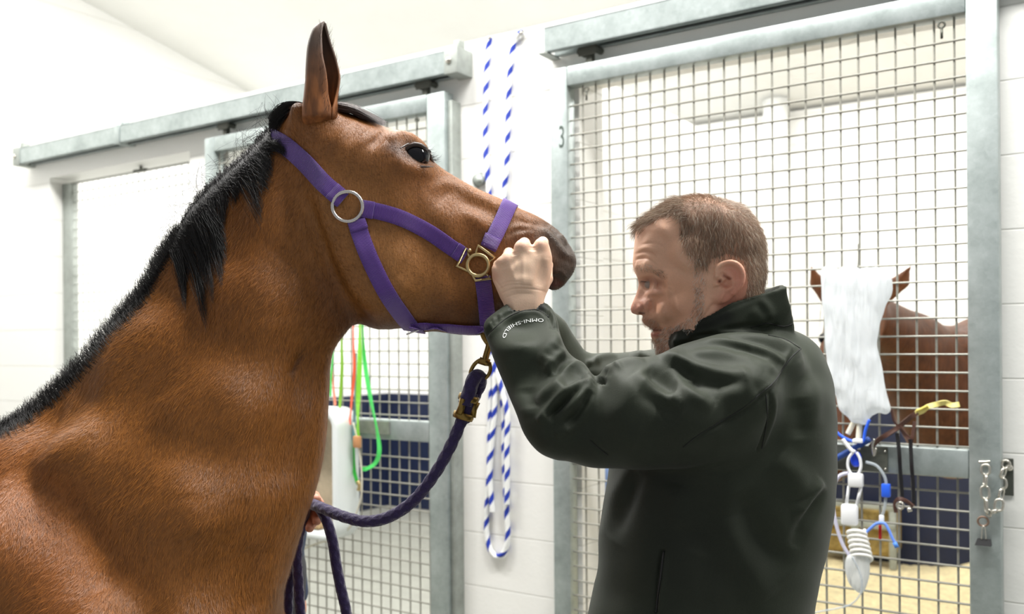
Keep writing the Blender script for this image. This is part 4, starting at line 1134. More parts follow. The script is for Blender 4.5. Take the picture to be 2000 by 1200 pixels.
def hand():
    s = .00125
    xs, zs = rgrid(945, 1100, 445, 700, MY, s); ys = np.arange(MY-.032, MY+.085, s*1.1)
    X2, Z2 = np.meshgrid(xs, zs, indexing='ij'); X3, Y3, Z3 = xs[:, None, None], ys[None, :, None], zs[None, None, :]
    hp = smooth_poly(hand_px, YM, 5)
    w = idw(ctrlw([(1055, 480, .0125), (1022, 482, .012), (990, 505, .0115), (970, 530, .011), (1020, 520, .0150), (1050, 520, .015), (1020, 560, .0180), (1025, 600, .0200), (1028, 680, .024)], YM), X2, Z2, 2)
    Yc = idw(ctrlw([(1055, 480, 1.507), (1022, 484, 1.504), (990, 505, 1.508), (968, 532, 1.514), (1020, 530, 1.502), (1070, 540, 1.512), (1025, 600, 1.510), (1028, 680, 1.506)], YM), X2, Z2, 2)
    G = relief(X2, Z2, ys, hp, w, Yc, .0165)
    def fing(ch, rr):
        f = None
        P = [np.array(at(*p)) for p in ch]
        for i in range(len(P)-1):
            c_ = capsule(X3, Y3, Z3, P[i], P[i+1], rr[i], rr[i+1]); f = c_ if f is None else smin(f, c_, .003)
        return f
    chains = [([(1058, 480, 1.508), (1060, 474, 1.535), (1060, 502, 1.548), (1048, 520, 1.538)], (.0098, .0092, .0084, .0074)),
              ([(1022, 483, 1.508), (1024, 476, 1.538), (1026, 506, 1.552), (1020, 528, 1.541)], (.0100, .0095, .0086, .0076)),
              ([(992, 502, 1.510), (994, 495, 1.538), (999, 522, 1.551), (998, 542, 1.540)], (.0095, .0090, .0082, .0073)),
              ([(971, 526, 1.514), (973, 518, 1.538), (980, 543, 1.548), (985, 556, 1.538)], (.0084, .0080, .0072, .0065)),
              ([(1050, 575, 1.514), (1066, 545, 1.527), (1068, 518, 1.543), (1060, 500, 1.560)], (.0130, .0112, .0098, .0082))]
    for ch, rr in chains: G = smin(G, fing(ch, rr), .0028)
    V, Q = nets(G, xs, ys, zs); V = relax(V, Q, 3, .5); N = normals(V, Q)
    it = [([(1057, 478)], .0030, .0070), ([(1022, 482)], .0030, .0068), ([(991, 504)], .0028, .0065), ([(971, 527)], .0022, .006),
          ([(1040, 482), (1040, 492)], -.0016, .0040), ([(1006, 492), (1008, 500)], -.0012, .0040), ([(981, 514), (985, 526)], -.0022, .0036),
          ([(1055, 490), (1045, 530), (1035, 560)], .0009, .0026), ([(1022, 494), (1022, 530), (1022, 560)], .0009, .0026), ([(994, 512), (1005, 545), (1014, 570)], .0008, .0026),
          ([(972, 560), (985, 553), (1000, 551), (1020, 553)], -.0010, .0009), ([(975, 566), (990, 559), (1012, 557), (1040, 560)], -.0011, .0010), ([(980, 574), (1000, 566), (1030, 565), (1062, 569)], -.0010, .0010), ([(984, 584), (1010, 575), (1040, 575)], -.0006, .0010),
          ([(966, 545), (974, 556), (982, 566)], -.001, .001), ([(1068, 505), (1070, 540), (1064, 570)], .0016, .004), ([(1056, 500), (1060, 530), (1054, 560)], -.0012, .005)]
    V = ridges(V, N, it, YM, -1)
    return V, Q
DV, DQ = hand()
DV2 = DV.copy(); DV2[:, 1] = 2*HY-DV2[:, 1]; DV2[:, 0] -= .006; DV2[:, 2] -= .004; DQ2 = DQ[:, ::-1]
zr_ = at(0, 612, MY).z; DV2[:, 0] += np.clip(zr_-DV2[:, 2], 0, 1)*.55
# unseen body under the clothes joins head and hands into one figure
def body_core():
    s = .009
    xs = np.arange(at(1010, 0, 1.3).x-.06, at(1640, 0, 1.5).x, s); zs = np.arange(.06, 1.50, s); ys = np.arange(1.24, 1.80, s)
    X3, Y3, Z3 = xs[:, None, None], ys[None, :, None], zs[None, None, :]
    f = ellipsoid(X3, Y3, Z3, at(1420, 850, 1.5), (.115, .145, .20)); f = smin(f, ellipsoid(X3, Y3, Z3, at(1400, 1150, 1.5), (.12, .13, .20)), .05)
    f = smin(f, capsule(X3, Y3, Z3, at(1400, 700, 1.5), at(1420, 780, 1.5), .052, .07), .02)
    for ch, rr in (([(1450, 760, 1.36), (1100, 828, 1.38), (1028, 660, 1.49)], (.045, .026, .02)), ([(1440, 770, 1.64), (1128, 752, 1.715), (1048, 645, 1.70)], (.036, .022, .018))):
        for i in range(2): f = smin(f, capsule(X3, Y3, Z3, at(*ch[i]), at(*ch[i+1]), rr[i], rr[i+1]), .02)
    for dy in (-.1, .1):
        a = Vector(at(1400, 1250, 1.5))+Vector((0, dy, 0)); k_ = Vector((a.x-.01, a.y, .52)); an = Vector((a.x+.02, a.y, .10))
        f = smin(f, capsule(X3, Y3, Z3, a, k_, .078, .052), .03); f = smin(f, capsule(X3, Y3, Z3, k_, an, .052, .036), .02)
    V, Q = nets(f, xs, ys, zs); return relax(V, Q, 2, .5), Q
BV_, BQ_ = body_core()
allV = [FV, DV, DV2, BV_]; allQ = []; n_ = 0
for v, q in zip(allV, (FQ, DQ, DQ2, BQ_)): allQ.append(q+n_); n_ += len(v)
PV = np.concatenate(allV); PQ = np.concatenate(allQ)
PB = np.array((at(1400, 900, MY).x, MY, 0))
M['skin'] = fur_mat('skin', rough=.5, fine=420, bump=.00025, var=.07, spec=.4)
bs = M['skin'].node_tree.nodes['Principled BSDF']; bs.inputs['Subsurface Weight'].default_value = .12; bs.inputs['Subsurface Radius'].default_value = (1, .4, .2); bs.inputs['Subsurface Scale'].default_value = .006
man = mesh_np('person', PV-PB, PQ, M['skin']); man.location = PB; man.matrix_world = Matrix.Translation(PB)
tag(man, 'man in dark green jacket with short greying hair holding the bay horse muzzle', 'person')
SK = '#ecbc9f'
colours(man.data, PV, SK, [
    ([(1290, 600), (1320, 610)], '#dd9c7c', .024, .5), ([(1236, 604), (1250, 600)], '#cc8676', .013, .6), ([(1246, 575), (1262, 590)], '#d09480', .01, .4),
    ([(1300, 480), (1290, 520)], '#dba98c', .03, .6), ([(1405, 540), (1420, 560), (1400, 588)], '#d3816f', .016, .6), ([(1300, 560), (1330, 570)], '#d59a76', .02, .5),
    ([(1410, 610), (1440, 600), (1400, 630)], '#c5755c', .03, .6), ([(1256, 553), (1266, 550), (1280, 556)], '#a06a58', .006, .6), ([(1268, 572), (1280, 570)], '#b98270', .006, .5),
    ([(1262, 628), (1276, 640)], '#a5745f', .008, .7), ([(1275, 655), (1282, 654)], '#a95f57', .004, .9), ([(1272, 645), (1288, 646)], '#6d3a34', .0018, .9),
    ([(1248, 612), (1256, 613)], '#5d2c28', .0016, .9),
    ([(1289, 690), (1300, 670), (1320, 650)], '#b58473', .014, .5),
    ([(1025, 520), (1025, 590)], '#f8d6ba', .05, .95), ([(1057, 476)], '#efc4b0', .008, .5), ([(1022, 480)], '#efc4b0', .008, .5), ([(990, 502)], '#efc4b0', .008, .5), ([(965, 540)], '#cf8a72', .008, .5),  # hand paler than the face: bright light put into the skin colour
    ([(1384, 560), (1396, 566)], '#b76b56', .004, .5), ([(1385, 556)], '#5a2a20', .0022, .9), ([(1392, 546), (1402, 552)], '#8a4a38', .0018, .8)], YM)
# scalp tone under the hair
hpz = smooth_poly(hair_reg, YM, 1)
def region(V, reg):
    return sdist(smooth_poly(reg, YM, 2), V[:, 0], V[:, 2])
dH = region(FV, hair_reg); isear = (np.abs(FV[:, 1]-MY) > .070) & (region(FV, [(1370, 515), (1430, 515), (1432, 600), (1370, 600)]) > 0)
ca = np.zeros(len(PV)*4); man.data.color_attributes['Col'].data.foreach_get('color', ca); ca = ca.reshape(-1, 4)
k = np.clip(dH/.006+.3, 0, 1)*.62; k[isear] = 0; top = np.clip((FV[:, 2]-at(0, 420, MY).z)/.02, 0, 1)
ca[:len(FV), :3] = ca[:len(FV), :3]*(1-k[:, None])+np.array(rgb('#8a6f5c')[:3])*k[:, None]
man.data.color_attributes['Col'].data.foreach_set('color', ca.ravel())

# ---- eyes
def eye(sd):
    p, n = hit(FB, 1268, 557); c_ = Vector((at(1271, 558, MY).x, p.y+.0112, at(1270, 557, MY).z))
    if sd > 0: c_.y = 2*MY-c_.y
    o = MB().ball(c_, .0118, 14).build('eyeball', mat('eye_white', '#a3958a', .3), man, smooth=True)
    d = Vector((-.70, .72*sd, -.02)).normalized()
    MB().ball(c_+d*.0060, .0068, 12).build('iris', mat('iris', '#1f1d1e', .35), man, smooth=True)
    if sd > 0: return
    lm = M['lidskin']
    def pt(a, b, l=.0006):
        q = at(a, b, c_.y-.0118); dx, dz = q.x-c_.x, q.z-c_.z; rr = .0118**2-dx*dx-dz*dz
        return (q.x, c_.y-math.sqrt(rr)-l if rr > 0 else c_.y-.001-l, q.z)
    for pts, r_ in (([(1254, 553), (1259, 549), (1267, 550), (1277, 555), (1286, 563)], .0022), ([(1258, 565), (1264, 568), (1273, 568), (1286, 563)], .0012)):
        MB().tube([pt(a, b) for a, b in spline(pts, 4)], r_, 8).build('eyelid', lm, man, smooth=True)
M['lidskin'] = mat('eyelid_skin_man', '#b88069', .5)
eye(-1); eye(1)
ps = [];
for i in range(26):
    t = rng.uniform(0, 1); q = np.array(at(1254+14*t, 549+2*t, MY-.046)); L_ = .006
    d = np.array((-.8, -.2, -.1+rng.normal(0, .15))); ps.append(np.array([q+d*L_*s_+np.array((0, 0, -.2*L_*s_)) for s_ in (0, .5, 1)]))
strands('eyelashes', ps, [.00016]*len(ps), M['forelock'], man)

# ---- hair, eyebrows and beard
M['hair'] = hairmat('short_hair', '#6d5646', .42, .45, attr=True)
def sample_hair(name, mask, count, dirf, L0, L1, lift, cols, rad, curl=.25):
    idx = np.nonzero(mask)[0]; pick = rng.choice(idx, count); paths = []; cs = []; rr = []
    ns = len(cols)
    for v in pick:
        n = FN[v]; p = FV[v]+rng.normal(0, .0010, 3); p -= n*np.dot(p-FV[v], n)
        d = dirf(FV[v])+rng.normal(0, curl, 3); d -= n*np.dot(d, n); d /= np.linalg.norm(d)+1e-9
        L_ = rng.uniform(L0, L1); l = lift*rng.uniform(.6, 1.5)
        paths.append(np.array([p-n*.0008, p+d*L_*.33+n*L_*l*.8, p+d*L_*.7+n*L_*l*1.15, p+d*L_+n*L_*l*1.1]))
        c_ = np.array(rgb(cols[int(rng.integers(ns))])[:3])*rng.uniform(.8, 1.2); cs.append(np.clip(c_, 0, 1)); rr.append(rad*rng.uniform(.8, 1.2))
    return strands(name, paths, rr, M['hair'], man, rt=.3, cols=cs)
xT = at(1250, 400, MY).x; xB = at(1488, 400, MY).x; zT = at(0, 386, MY).z; zE = at(0, 520, MY).z
def hd(p):
    u = (p[0]-xT)/(xB-xT); h_ = np.clip((p[2]-at(0, 440, MY).z)/(zT-at(0, 440, MY).z), 0, 1)
    side = np.array((-.30+.55*u, 0, -1)); topd = np.array((-1, (p[1]-MY)*2, -.25 if u < .4 else -.05)); kb = np.clip((u-.45)/.3, 0, 1); topd = topd*(1-kb)+np.array((.55, 0, -.7))*kb
    return side*(1-h_)+topd*h_
hm = (dH > -.001) & ~isear
frontal = hm & (FV[:, 0] < at(1330, 0, MY).x)
sample_hair('hair', hm, 17000, hd, .009, .017, .30, ['#8a705c', '#97795f', '#765d4b', '#a58c75', '#b5a18c', '#8d725c', '#c6b8a6'], .00021)
sample_hair('front_hair', frontal & (FV[:, 2] > at(0, 452, MY).z), 1300, lambda p: np.array((-1, 0, -.18)), .014, .024, .34, ['#b8a794', '#94806c', '#cfc3b2', '#8a7462'], .00021, .2)
temple = (region(FV, [(1322, 500), (1338, 500), (1362, 545), (1362, 600), (1345, 600), (1340, 545)]) > 0) & ~isear
for sd_ in (-1, 1): sample_hair('sideburn', temple & ((FV[:, 1]-MY)*sd_ > 0), 190, lambda p: np.array((-.35, 0, -1)), .004, .008, .35, ['#efe8df', '#ffffff', '#b39c8a', '#d8ccc0'], .00018, .3)
dB = region(FV, beard_reg)
sample_hair('beard', (dB > 0) & ~isear, 3200, lambda p: np.array((-.35, 0, -1)), .003, .0065, .5, ['#f6efe6', '#e0d0be', '#b98f6e', '#ffffff', '#a77f60', '#eadccb'], .0002, .35)
must = region(FV, [(1253, 618), (1266, 616), (1284, 632), (1288, 644), (1272, 643), (1256, 634)]) > 0
sample_hair('moustache', must, 230, lambda p: np.array((-.5, 0, -1)), .003, .0065, .4, ['#c9ae94', '#ece0d0', '#b0937a', '#dccab4'], .00018, .3)
brow = region(FV, [(1240, 520), (1252, 518), (1275, 528), (1290, 542), (1286, 545), (1262, 533), (1241, 527)]) > 0
for sd_ in (-1, 1): sample_hair('eyebrow', brow & ((FV[:, 1]-MY)*sd_ > 0), 170, lambda p: np.array((.7, 0, -.25)), .004, .008, .3, ['#a58d79', '#8d7461', '#c8b5a3'], .00014, .25)

# ================================================================ jacket
torso_px = [(1410, 640), (1480, 628), (1545, 645), (1575, 663), (1597, 692), (1611, 740), (1616, 800), (1617, 870), (1616, 950), (1606, 1030), (1590, 1100), (1577, 1160), (1578, 1200), (1590, 1290), (1596, 1380), (1590, 1450),
    (1400, 1470), (1150, 1450), (1138, 1380), (1140, 1290), (1149, 1205), (1160, 1155), (1168, 1115), (1171, 1040), (1180, 985), (1190, 920), (1200, 870), (1235, 800), (1270, 745), (1300, 705), (1340, 672)]
arm_px = [(1087, 622), (1094, 655), (1113, 690), (1140, 712), (1160, 734), (1172, 730), (1183, 714), (1220, 699), (1253, 697), (1290, 692), (1330, 674), (1380, 658), (1440, 650), (1500, 656), (1545, 668), (1562, 690), (1560, 735), (1530, 800), (1500, 850), (1470, 885), (1420, 905),
    (1340, 914), (1250, 917), (1189, 914), (1147, 912), (1110, 901), (1083, 897), (1051, 883), (1024, 848), (1005, 800), (987, 757), (968, 710), (955, 677), (946, 652), (946, 634), (955, 620), (985, 596), (1008, 586), (1035, 582), (1061, 589), (1078, 603)]
collar_px = [(1317, 650), (1338, 636), (1360, 623), (1390, 606), (1420, 591), (1455, 578), (1490, 567), (1515, 560), (1536, 556), (1541, 580), (1549, 605), (1556, 630), (1552, 660), (1500, 680), (1420, 690), (1350, 692), (1313, 684)]
ja = [(1015, 590, 1.503), (1015, 620, 1.495), (1020, 700, 1.445), (1070, 850, 1.37), (1130, 770, 1.37), (1100, 700, 1.42), (1230, 800, 1.34), (1340, 800, 1.33), (1450, 760, 1.34), (1540, 720, 1.38), (1430, 670, 1.38), (1300, 710, 1.36)]
def YA(a, b):
    n = d = 0
    for x, y, v in ja: w_ = 1/((a-x)**2+(b-y)**2+80)**1.6; n += w_*v; d += w_
    return n/d
def jacket():
    s = .0031
    x0 = at(940, 700, 1.30).x-.01; x1 = at(1640, 800, 1.56).x; z0 = at(0, 1480, 1.5).z; z1 = at(0, 545, 1.5).z
    zc = at(0, 1230, 1.5).z
    xs = np.arange(x0, x1, s); zs = np.concatenate([np.arange(z0, zc, .012), np.arange(zc, z1, s)])
    ys = np.concatenate([np.arange(1.235, 1.56, s*1.15), np.arange(1.56, 1.80, .007)])
    X2, Z2 = np.meshgrid(xs, zs, indexing='ij'); X3, Y3, Z3 = xs[:, None, None], ys[None, :, None], zs[None, None, :]
    Yc = np.full(X2.shape, MY)
    tw = idw(ctrlw([(1420, 660, .13), (1520, 680, .15), (1400, 760, .185), (1550, 800, .185), (1300, 760, .15), (1400, 900, .180), (1250, 950, .16), (1400, 1100, .175), (1400, 1300, .185)], YM), X2, Z2)
    F1 = relief(X2, Z2, ys, smooth_poly(torso_px, YM, 4), tw, Yc, .125)
    ap = smooth_poly(arm_px, YA, 4)
    Ya = idw(ctrlw(ja, YA), X2, Z2)
    aw = idw(ctrlw([(1015, 592, .038), (1015, 620, .044), (1020, 700, .052), (1075, 850, .052), (1130, 770, .055), (1230, 800, .062), (1340, 790, .068), (1450, 760, .072), (1540, 710, .06), (1300, 705, .05)], YA), X2, Z2)
    F2 = relief(X2, Z2, ys, ap, aw, Ya, .056)
    Fj = smin(F1, F2, .016)
    for (a, b, ra, rb) in (((1036, 618, 1.695), (1064, 655, 1.70), .036, .042), ((1064, 655, 1.70), (1122, 742, 1.72), .042, .048), ((1122, 742, 1.72), (1240, 748, 1.72), .050, .055), ((1240, 748, 1.72), (1420, 740, 1.66), .055, .08)):
        Fj = smin(Fj, capsule(X3, Y3, Z3, at(*a), at(*b), ra, rb), .012)
    cw = idw(ctrlw([(1320, 665, .060), (1400, 640, .080), (1500, 600, .078), (1545, 620, .066)], YM), X2, Z2)
    YCl = lambda a, b: 1.435
    cp_ = smooth_poly(collar_px, YCl, 4)
    F3 = relief(X2, Z2, ys, cp_, cw, Yc, .006)
    Fj = smin(Fj, F3, .003)
    inner = smooth_poly([(1322, 600), (1420, 560), (1532, 520), (1529, 570), (1541, 618), (1500, 660), (1400, 675), (1328, 672)], YCl, 4)
    F4 = relief(X2, Z2, ys, inner, cw-.0085, Yc, .010)
    Fj = np.maximum(Fj, -F4)
    # hollow cuffs
    for c0, c1, r0 in (((1033, 560, 1.512), (1026, 625, 1.492), .033),):
        Fj = np.maximum(Fj, -capsule(X3, Y3, Z3, at(*c0), at(*c1), r0, r0*.9))
    V, Q = nets(Fj, xs, ys, zs); V = relax(V, Q, 3, .5); N = normals(V, Q)
    it = [
        ([(1154, 734), (1140, 718), (1116, 722), (1096, 746), (1064, 774), (1048, 788)], .0065, .0055), ([(1150, 737), (1132, 731), (1110, 742), (1098, 753)], -.0100, .0050),
        ([(1140, 742), (1114, 762), (1090, 784), (1064, 812), (1050, 828)], .0060, .0045), ([(1143, 749), (1120, 769), (1096, 793), (1068, 817)], -.0110, .0040),
        ([(1162, 736), (1148, 752), (1128, 774), (1110, 800), (1090, 824)], .0075, .0070), ([(1162, 756), (1156, 776), (1146, 796), (1132, 816), (1116, 832), (1100, 844), (1084, 850)], .0065, .0052),
        ([(1152, 768), (1140, 794), (1124, 816), (1104, 834)], -.0080, .0050), ([(1176, 738), (1172, 750)], -.0130, .0055), ([(1185, 722), (1200, 720), (1222, 716)], .0050, .0045),
        ([(1190, 735), (1215, 752), (1245, 758)], .0040, .012), ([(1242, 730), (1260, 748), (1284, 764), (1310, 778), (1328, 782)], .0070, .0078), ([(1266, 724), (1290, 750), (1320, 766)], -.0075, .0085),
        ([(1250, 760), (1290, 790), (1330, 812)], -.0050, .010), ([(1208, 720), (1220, 709), (1244, 702), (1266, 701)], .0045, .0042),
        ([(1300, 694), (1318, 698), (1340, 707), (1362, 719), (1394, 728), (1424, 730), (1462, 727)], .0070, .0065), ([(1318, 712), (1340, 730), (1372, 742), (1414, 742), (1450, 738)], -.0085, .0100),
        ([(1316, 718), (1334, 748), (1362, 772), (1392, 790)], .0065, .0075), ([(1344, 740), (1366, 764), (1400, 784)], -.0050, .008), ([(1400, 760), (1440, 770), (1470, 760)], .0035, .014),
        ([(1332, 675), (1368, 662), (1412, 662), (1460, 674), (1504, 692), (1530, 704)], .0038, .0034), ([(1340, 684), (1380, 672), (1420, 674), (1460, 686), (1494, 704)], -.0036, .0044),
        ([(1368, 652), (1430, 648), (1480, 652), (1524, 664), (1560, 682)], .0038, .0034), ([(1400, 657), (1450, 658), (1500, 672), (1540, 692)], -.0036, .0036),
        ([(1360, 690), (1410, 692), (1450, 706), (1484, 724)], .0034, .0050), ([(1440, 690), (1480, 708), (1510, 730)], .0026, .0042), ([(1470, 680), (1510, 700), (1534, 712)], .0022, .0030),
        ([(1564, 680), (1540, 704), (1512, 746), (1486, 768), (1450, 798), (1400, 828), (1360, 853), (1330, 876)], -.0026, .0020), ([(1556, 680), (1530, 704), (1502, 744), (1476, 766), (1440, 796)], .0018, .0030),
        ([(1495, 768), (1498, 820), (1486, 880)], -.0030, .0020, 0), ([(1503, 770), (1506, 820), (1494, 880)], .0020, .0028),
        ([(1152, 860), (1170, 876), (1188, 890)], -.0014, .0016), ([(1240, 860), (1320, 880), (1400, 880)], -.002, .02),
        # forearm and cuff
        ([(948, 650), (966, 630), (990, 612), (1020, 601), (1050, 600), (1070, 612), (1082, 640)], -.0034, .0024, 0), ([(952, 658), (972, 640), (996, 622), (1024, 610), (1052, 610), (1070, 626)], .0020, .0030),
        ([(1074, 604), (1083, 622), (1086, 640)], .003, .003), ([(962, 618), (966, 632)], .0018, .0016), ([(974, 610), (978, 624)], .0018, .0016), ([(955, 628), (958, 640)], .0016, .0016),
        ([(1098, 655), (1085, 668), (1068, 690), (1056, 714)], .0040, .0075), ([(1090, 680), (1072, 702)], -.0035, .006), ([(1108, 690), (1090, 694), (1076, 716), (1070, 730)], .0050, .0055), ([(1112, 702), (1096, 710), (1084, 732)], -.0040, .0045),
        ([(1000, 700), (1010, 760), (1030, 820)], .003, .012),
        ([(1030, 760), (1040, 800)], -.003, .009),
        # collar
        ([(1317, 662), (1360, 642), (1420, 612), (1490, 583), (1528, 570)], -.0022, .0028), ([(1320, 654), (1360, 634), (1420, 603), (1490, 575)], .0020, .0026),
        ([(1520, 575), (1540, 600), (1546, 620)], .0030, .0050), ([(1500, 600), (1520, 615), (1530, 628)], .0035, .008), ([(1380, 660), (1440, 645), (1500, 634), (1530, 641), (1554, 634)], -.0035, .0028, 0),
        # trunk
        ([(1245, 925), (1221, 987), (1198, 1050), (1179, 1093), (1158, 1150)], .0060, .0060), ([(1258, 935), (1234, 1000), (1204, 1080)], -.0060, .008), ([(1205, 925), (1192, 960), (1190, 985)], .004, .004),
        ([(1297, 1083), (1290, 1130), (1282, 1200)], -.0042, .0022, 0), ([(1304, 1083), (1298, 1130), (1290, 1200)], .0028, .0026),
        ([(1616, 960), (1590, 1000), (1568, 1029), (1550, 1070)], -.0060, .0070), ([(1612, 940), (1580, 975), (1550, 1010)], .0065, .0075),
        ([(1520, 900), (1550, 930), (1570, 970)], .0060, .014), ([(1440, 960), (1480, 1040), (1540, 1120)], -.0070, .014), ([(1420, 1010), (1450, 1090), (1500, 1170)], .0060, .014),
        ([(1380, 930), (1370, 1000), (1350, 1080)], -.0050, .016), ([(1330, 950), (1330, 1040)], .0040, .014),
        ([(1575, 700), (1590, 760), (1595, 840)], .004, .012), ([(1560, 780), (1570, 860)], -.004, .012)]
    def YJ(a, b): return YA(a, b)-.055 if b < 905 or a < 1190 else MY-.17
    it = [(i[0], i[1]*1.35)+tuple(i[2:]) for i in it]
    V = ridges(V, N, it, YJ, -1)
    nz = np.sin(V[:, 0]*61+V[:, 2]*37)*np.sin(V[:, 2]*53-V[:, 0]*29+V[:, 1]*40); V = V+N*(nz*.0009)[:, None]
    return V, Q, YJ
JV, JQ, YJ = jacket()
M['jacket'] = fur_mat('softshell', rough=.58, fine=700, bump=.0002, var=.16, spec=.18, sheen=.06)
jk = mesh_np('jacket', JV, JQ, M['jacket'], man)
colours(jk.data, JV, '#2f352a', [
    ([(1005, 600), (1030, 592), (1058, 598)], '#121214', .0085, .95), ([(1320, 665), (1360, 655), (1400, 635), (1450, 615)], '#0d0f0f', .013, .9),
    ([(1200, 760), (1300, 740), (1420, 720)], '#31362c', .07, .5), ([(1250, 730), (1300, 760)], '#373c31', .02, .4),  # sleeve top a little lighter: light from above put into the colour
    ([(1300, 960), (1350, 1100)], '#1a1c18', .12, .6), ([(1060, 860), (1150, 880)], '#22261f', .05, .5)], YJ)  # trunk and lower sleeve darkened: shade under top light put into the colour
JB = bvh_of(JV, JQ)
# white print on the sleeve, read from the wearer's side
def sleeve_text():
    s = 'OMNI-SHIELD'; arc = spline([(1062, 627), (1045, 626), (1028, 628), (1010, 633), (996, 640), (989, 649), (984, 661)], 12)
    seg = np.concatenate([[0], np.cumsum(np.linalg.norm(np.diff(arc, axis=0), axis=1))])
    V, Fc = text_mesh(s, 1.0); x0 = min(v.x for v in V); x1 = max(v.x for v in V); hgt = 7.2
    bm = bmesh.new(); vs = [bm.verts.new(v) for v in V]
    for f in Fc:
        try: bm.faces.new([vs[i] for i in f])
        except ValueError: pass
    out = []
    for v in bm.verts:
        t = (v.co.x-x0)/(x1-x0)*seg[-1]; p = np.array([np.interp(t, seg, arc[:, k]) for k in (0, 1)]); q = np.array([np.interp(t+1.5, seg, arc[:, k]) for k in (0, 1)])-np.array([np.interp(t-1.5, seg, arc[:, k]) for k in (0, 1)])
        q /= np.linalg.norm(q)+1e-9; up = np.array((q[1], -q[0])); 
        a, b = p+up*(v.co.y-.35)*hgt*1.35
        h_, n_ = hit(JB, a, b); out.append(h_+n_*.0009 if h_ is not None else Vector(at(a, b, 1.44)))
    V2 = out; F2 = [[v.index for v in f.verts] for f in bm.faces]
    bm.verts.index_update(); F2 = [[v.index for v in f.verts] for f in bm.faces]; bm.free()
    o = MB().add(V2, F2).build('sleeve_print', mat('white_print', '#dfe3df', .5), jk); o['label'] = 'small white lettering on the sleeve'
sleeve_text()
# pocket zip
zp = []
for a, b in spline([(1298, 1078), (1291, 1130), (1282, 1198)], 8):
    h_, n_ = hit(JB, a, b)
    if h_ is not None: zp.append(h_+n_*.0012)
if len(zp) > 2: MB().tube(zp, .0017, 6).build('pocket_zip', mat('zip', '#1c1d1d', .35, .2), jk, smooth=True)
def seam(pts, nm='seam', r=.0009):
    P = []
    for a, b in spline(pts, 8):
        h_, n_ = hit(JB, a, b)
        if h_ is not None and h_.y < 1.5: P.append(h_+n_*.0002)
    if len(P) > 3: MB().tube(P, r, 5).build(nm, M['seamcloth'], jk, smooth=True)
M['seamcloth'] = mat('seam_thread', '#121412', .7)
seam([(1563, 682), (1540, 705), (1511, 747), (1486, 768), (1450, 798), (1400, 828), (1360, 853), (1335, 874)]); seam([(1496, 772), (1498, 820), (1488, 876)]); seam([(1152, 860), (1170, 876), (1188, 890)])
seam([(1466, 641), (1498, 632), (1530, 638), (1552, 631)]); seam([(952, 656), (972, 636), (996, 618), (1024, 607), (1050, 606), (1072, 620)]); seam([(1564, 682), (1535, 664), (1500, 655)])
# trousers and shoes, below the picture
def trousers():
    s = .011; c0 = at(1380, 1300, 1.5)
    xs = np.arange(c0.x-.24, c0.x+.26, s); ys = np.arange(1.26, 1.74, s); zs = np.arange(.04, 1.0, s)
    X3, Y3, Z3 = xs[:, None, None], ys[None, :, None], zs[None, None, :]
    f = ellipsoid(X3, Y3, Z3, (c0.x, 1.5, .90), (.16, .19, .12))
    for dy in (-.1, .1):
        f = smin(f, capsule(X3, Y3, Z3, (c0.x, 1.5+dy, .86), (c0.x-.01, 1.5+dy, .50), .105, .076), .04); f = smin(f, capsule(X3, Y3, Z3, (c0.x-.01, 1.5+dy, .50), (c0.x+.03, 1.5+dy, .10), .076, .064), .02)
    V, Q = nets(f, xs, ys, zs); V = relax(V, Q, 2, .5); mesh_np('trousers', V, Q, mat('trouser_cloth', '#22242a', .8), man)
    for dy in (-.1, .1):
        xs2 = np.arange(c0.x-.22, c0.x+.12, .009); ys2 = np.arange(1.43+dy, 1.57+dy, .009); zs2 = np.arange(-.03, .16, .009)
        X3, Y3, Z3 = xs2[:, None, None], ys2[None, :, None], zs2[None, None, :]
        g = capsule(X3, Y3, Z3, (c0.x-.14, 1.5+dy, .035), (c0.x+.05, 1.5+dy, .045), .042, .045); g = smin(g, capsule(X3, Y3, Z3, (c0.x+.03, 1.5+dy, .05), (c0.x+.03, 1.5+dy, .12), .045, .045), .03)
        g = np.maximum(g, -(Z3-.004)+0*X3+0*Y3)
        V, Q = nets(g, xs2, ys2, zs2); mesh_np('shoe', V, Q, mat('shoe_leather', '#1a1715', .5), man)
trousers()
# ================================================================ things on and behind the doors
def w3(px, py, y): a, z = wl(px, py, y); return (a, y, z)
def wpath(l, y=None): return [w3(p[0], p[1], p[2] if len(p) > 2 else y) for p in l]
def wtube(l, r, m, t, o, name, y=None, n=8, smooth=6, closed=False, flat=1.0, ref=None):
    P = spline(wpath(l, y), smooth, closed=closed) if len(l) > 2 else wpath(l, y)
    return wpart(MB().tube([tuple(p) for p in P], r, n, closed=closed, flat=flat, ref=ref), name, m, t, *o, smooth=True)
def wribbon(l, w_, th, m, t, o, name, y=None):     # flat strap hanging: width along x
    P = [Vector(tuple(p)) for p in spline(wpath(l, y), 6)]; V = []; n = len(P)
    for i, p in enumerate(P):
        tg = (P[min(i+1, n-1)]-P[max(i-1, 0)]).normalized(); a = Vector((0, 1, 0)).cross(tg).normalized()
        tw = .5*math.sin(i*.35); a = (a*math.cos(tw)+Vector((0, 1, 0))*math.sin(tw)).normalized(); b = a.cross(tg)
        V += [p+a*w_/2+b*th/2, p-a*w_/2+b*th/2, p-a*w_/2-b*th/2, p+a*w_/2-b*th/2]
    Fc = [(i*4+k, i*4+(k+1) % 4, (i+1)*4+(k+1) % 4, (i+1)*4+k) for i in range(n-1) for k in range(4)]+[(3, 2, 1, 0), tuple((n-1)*4+k for k in range(4))]
    return wpart(MB().add([tuple(v) for v in V], Fc), name, m, t, *o)

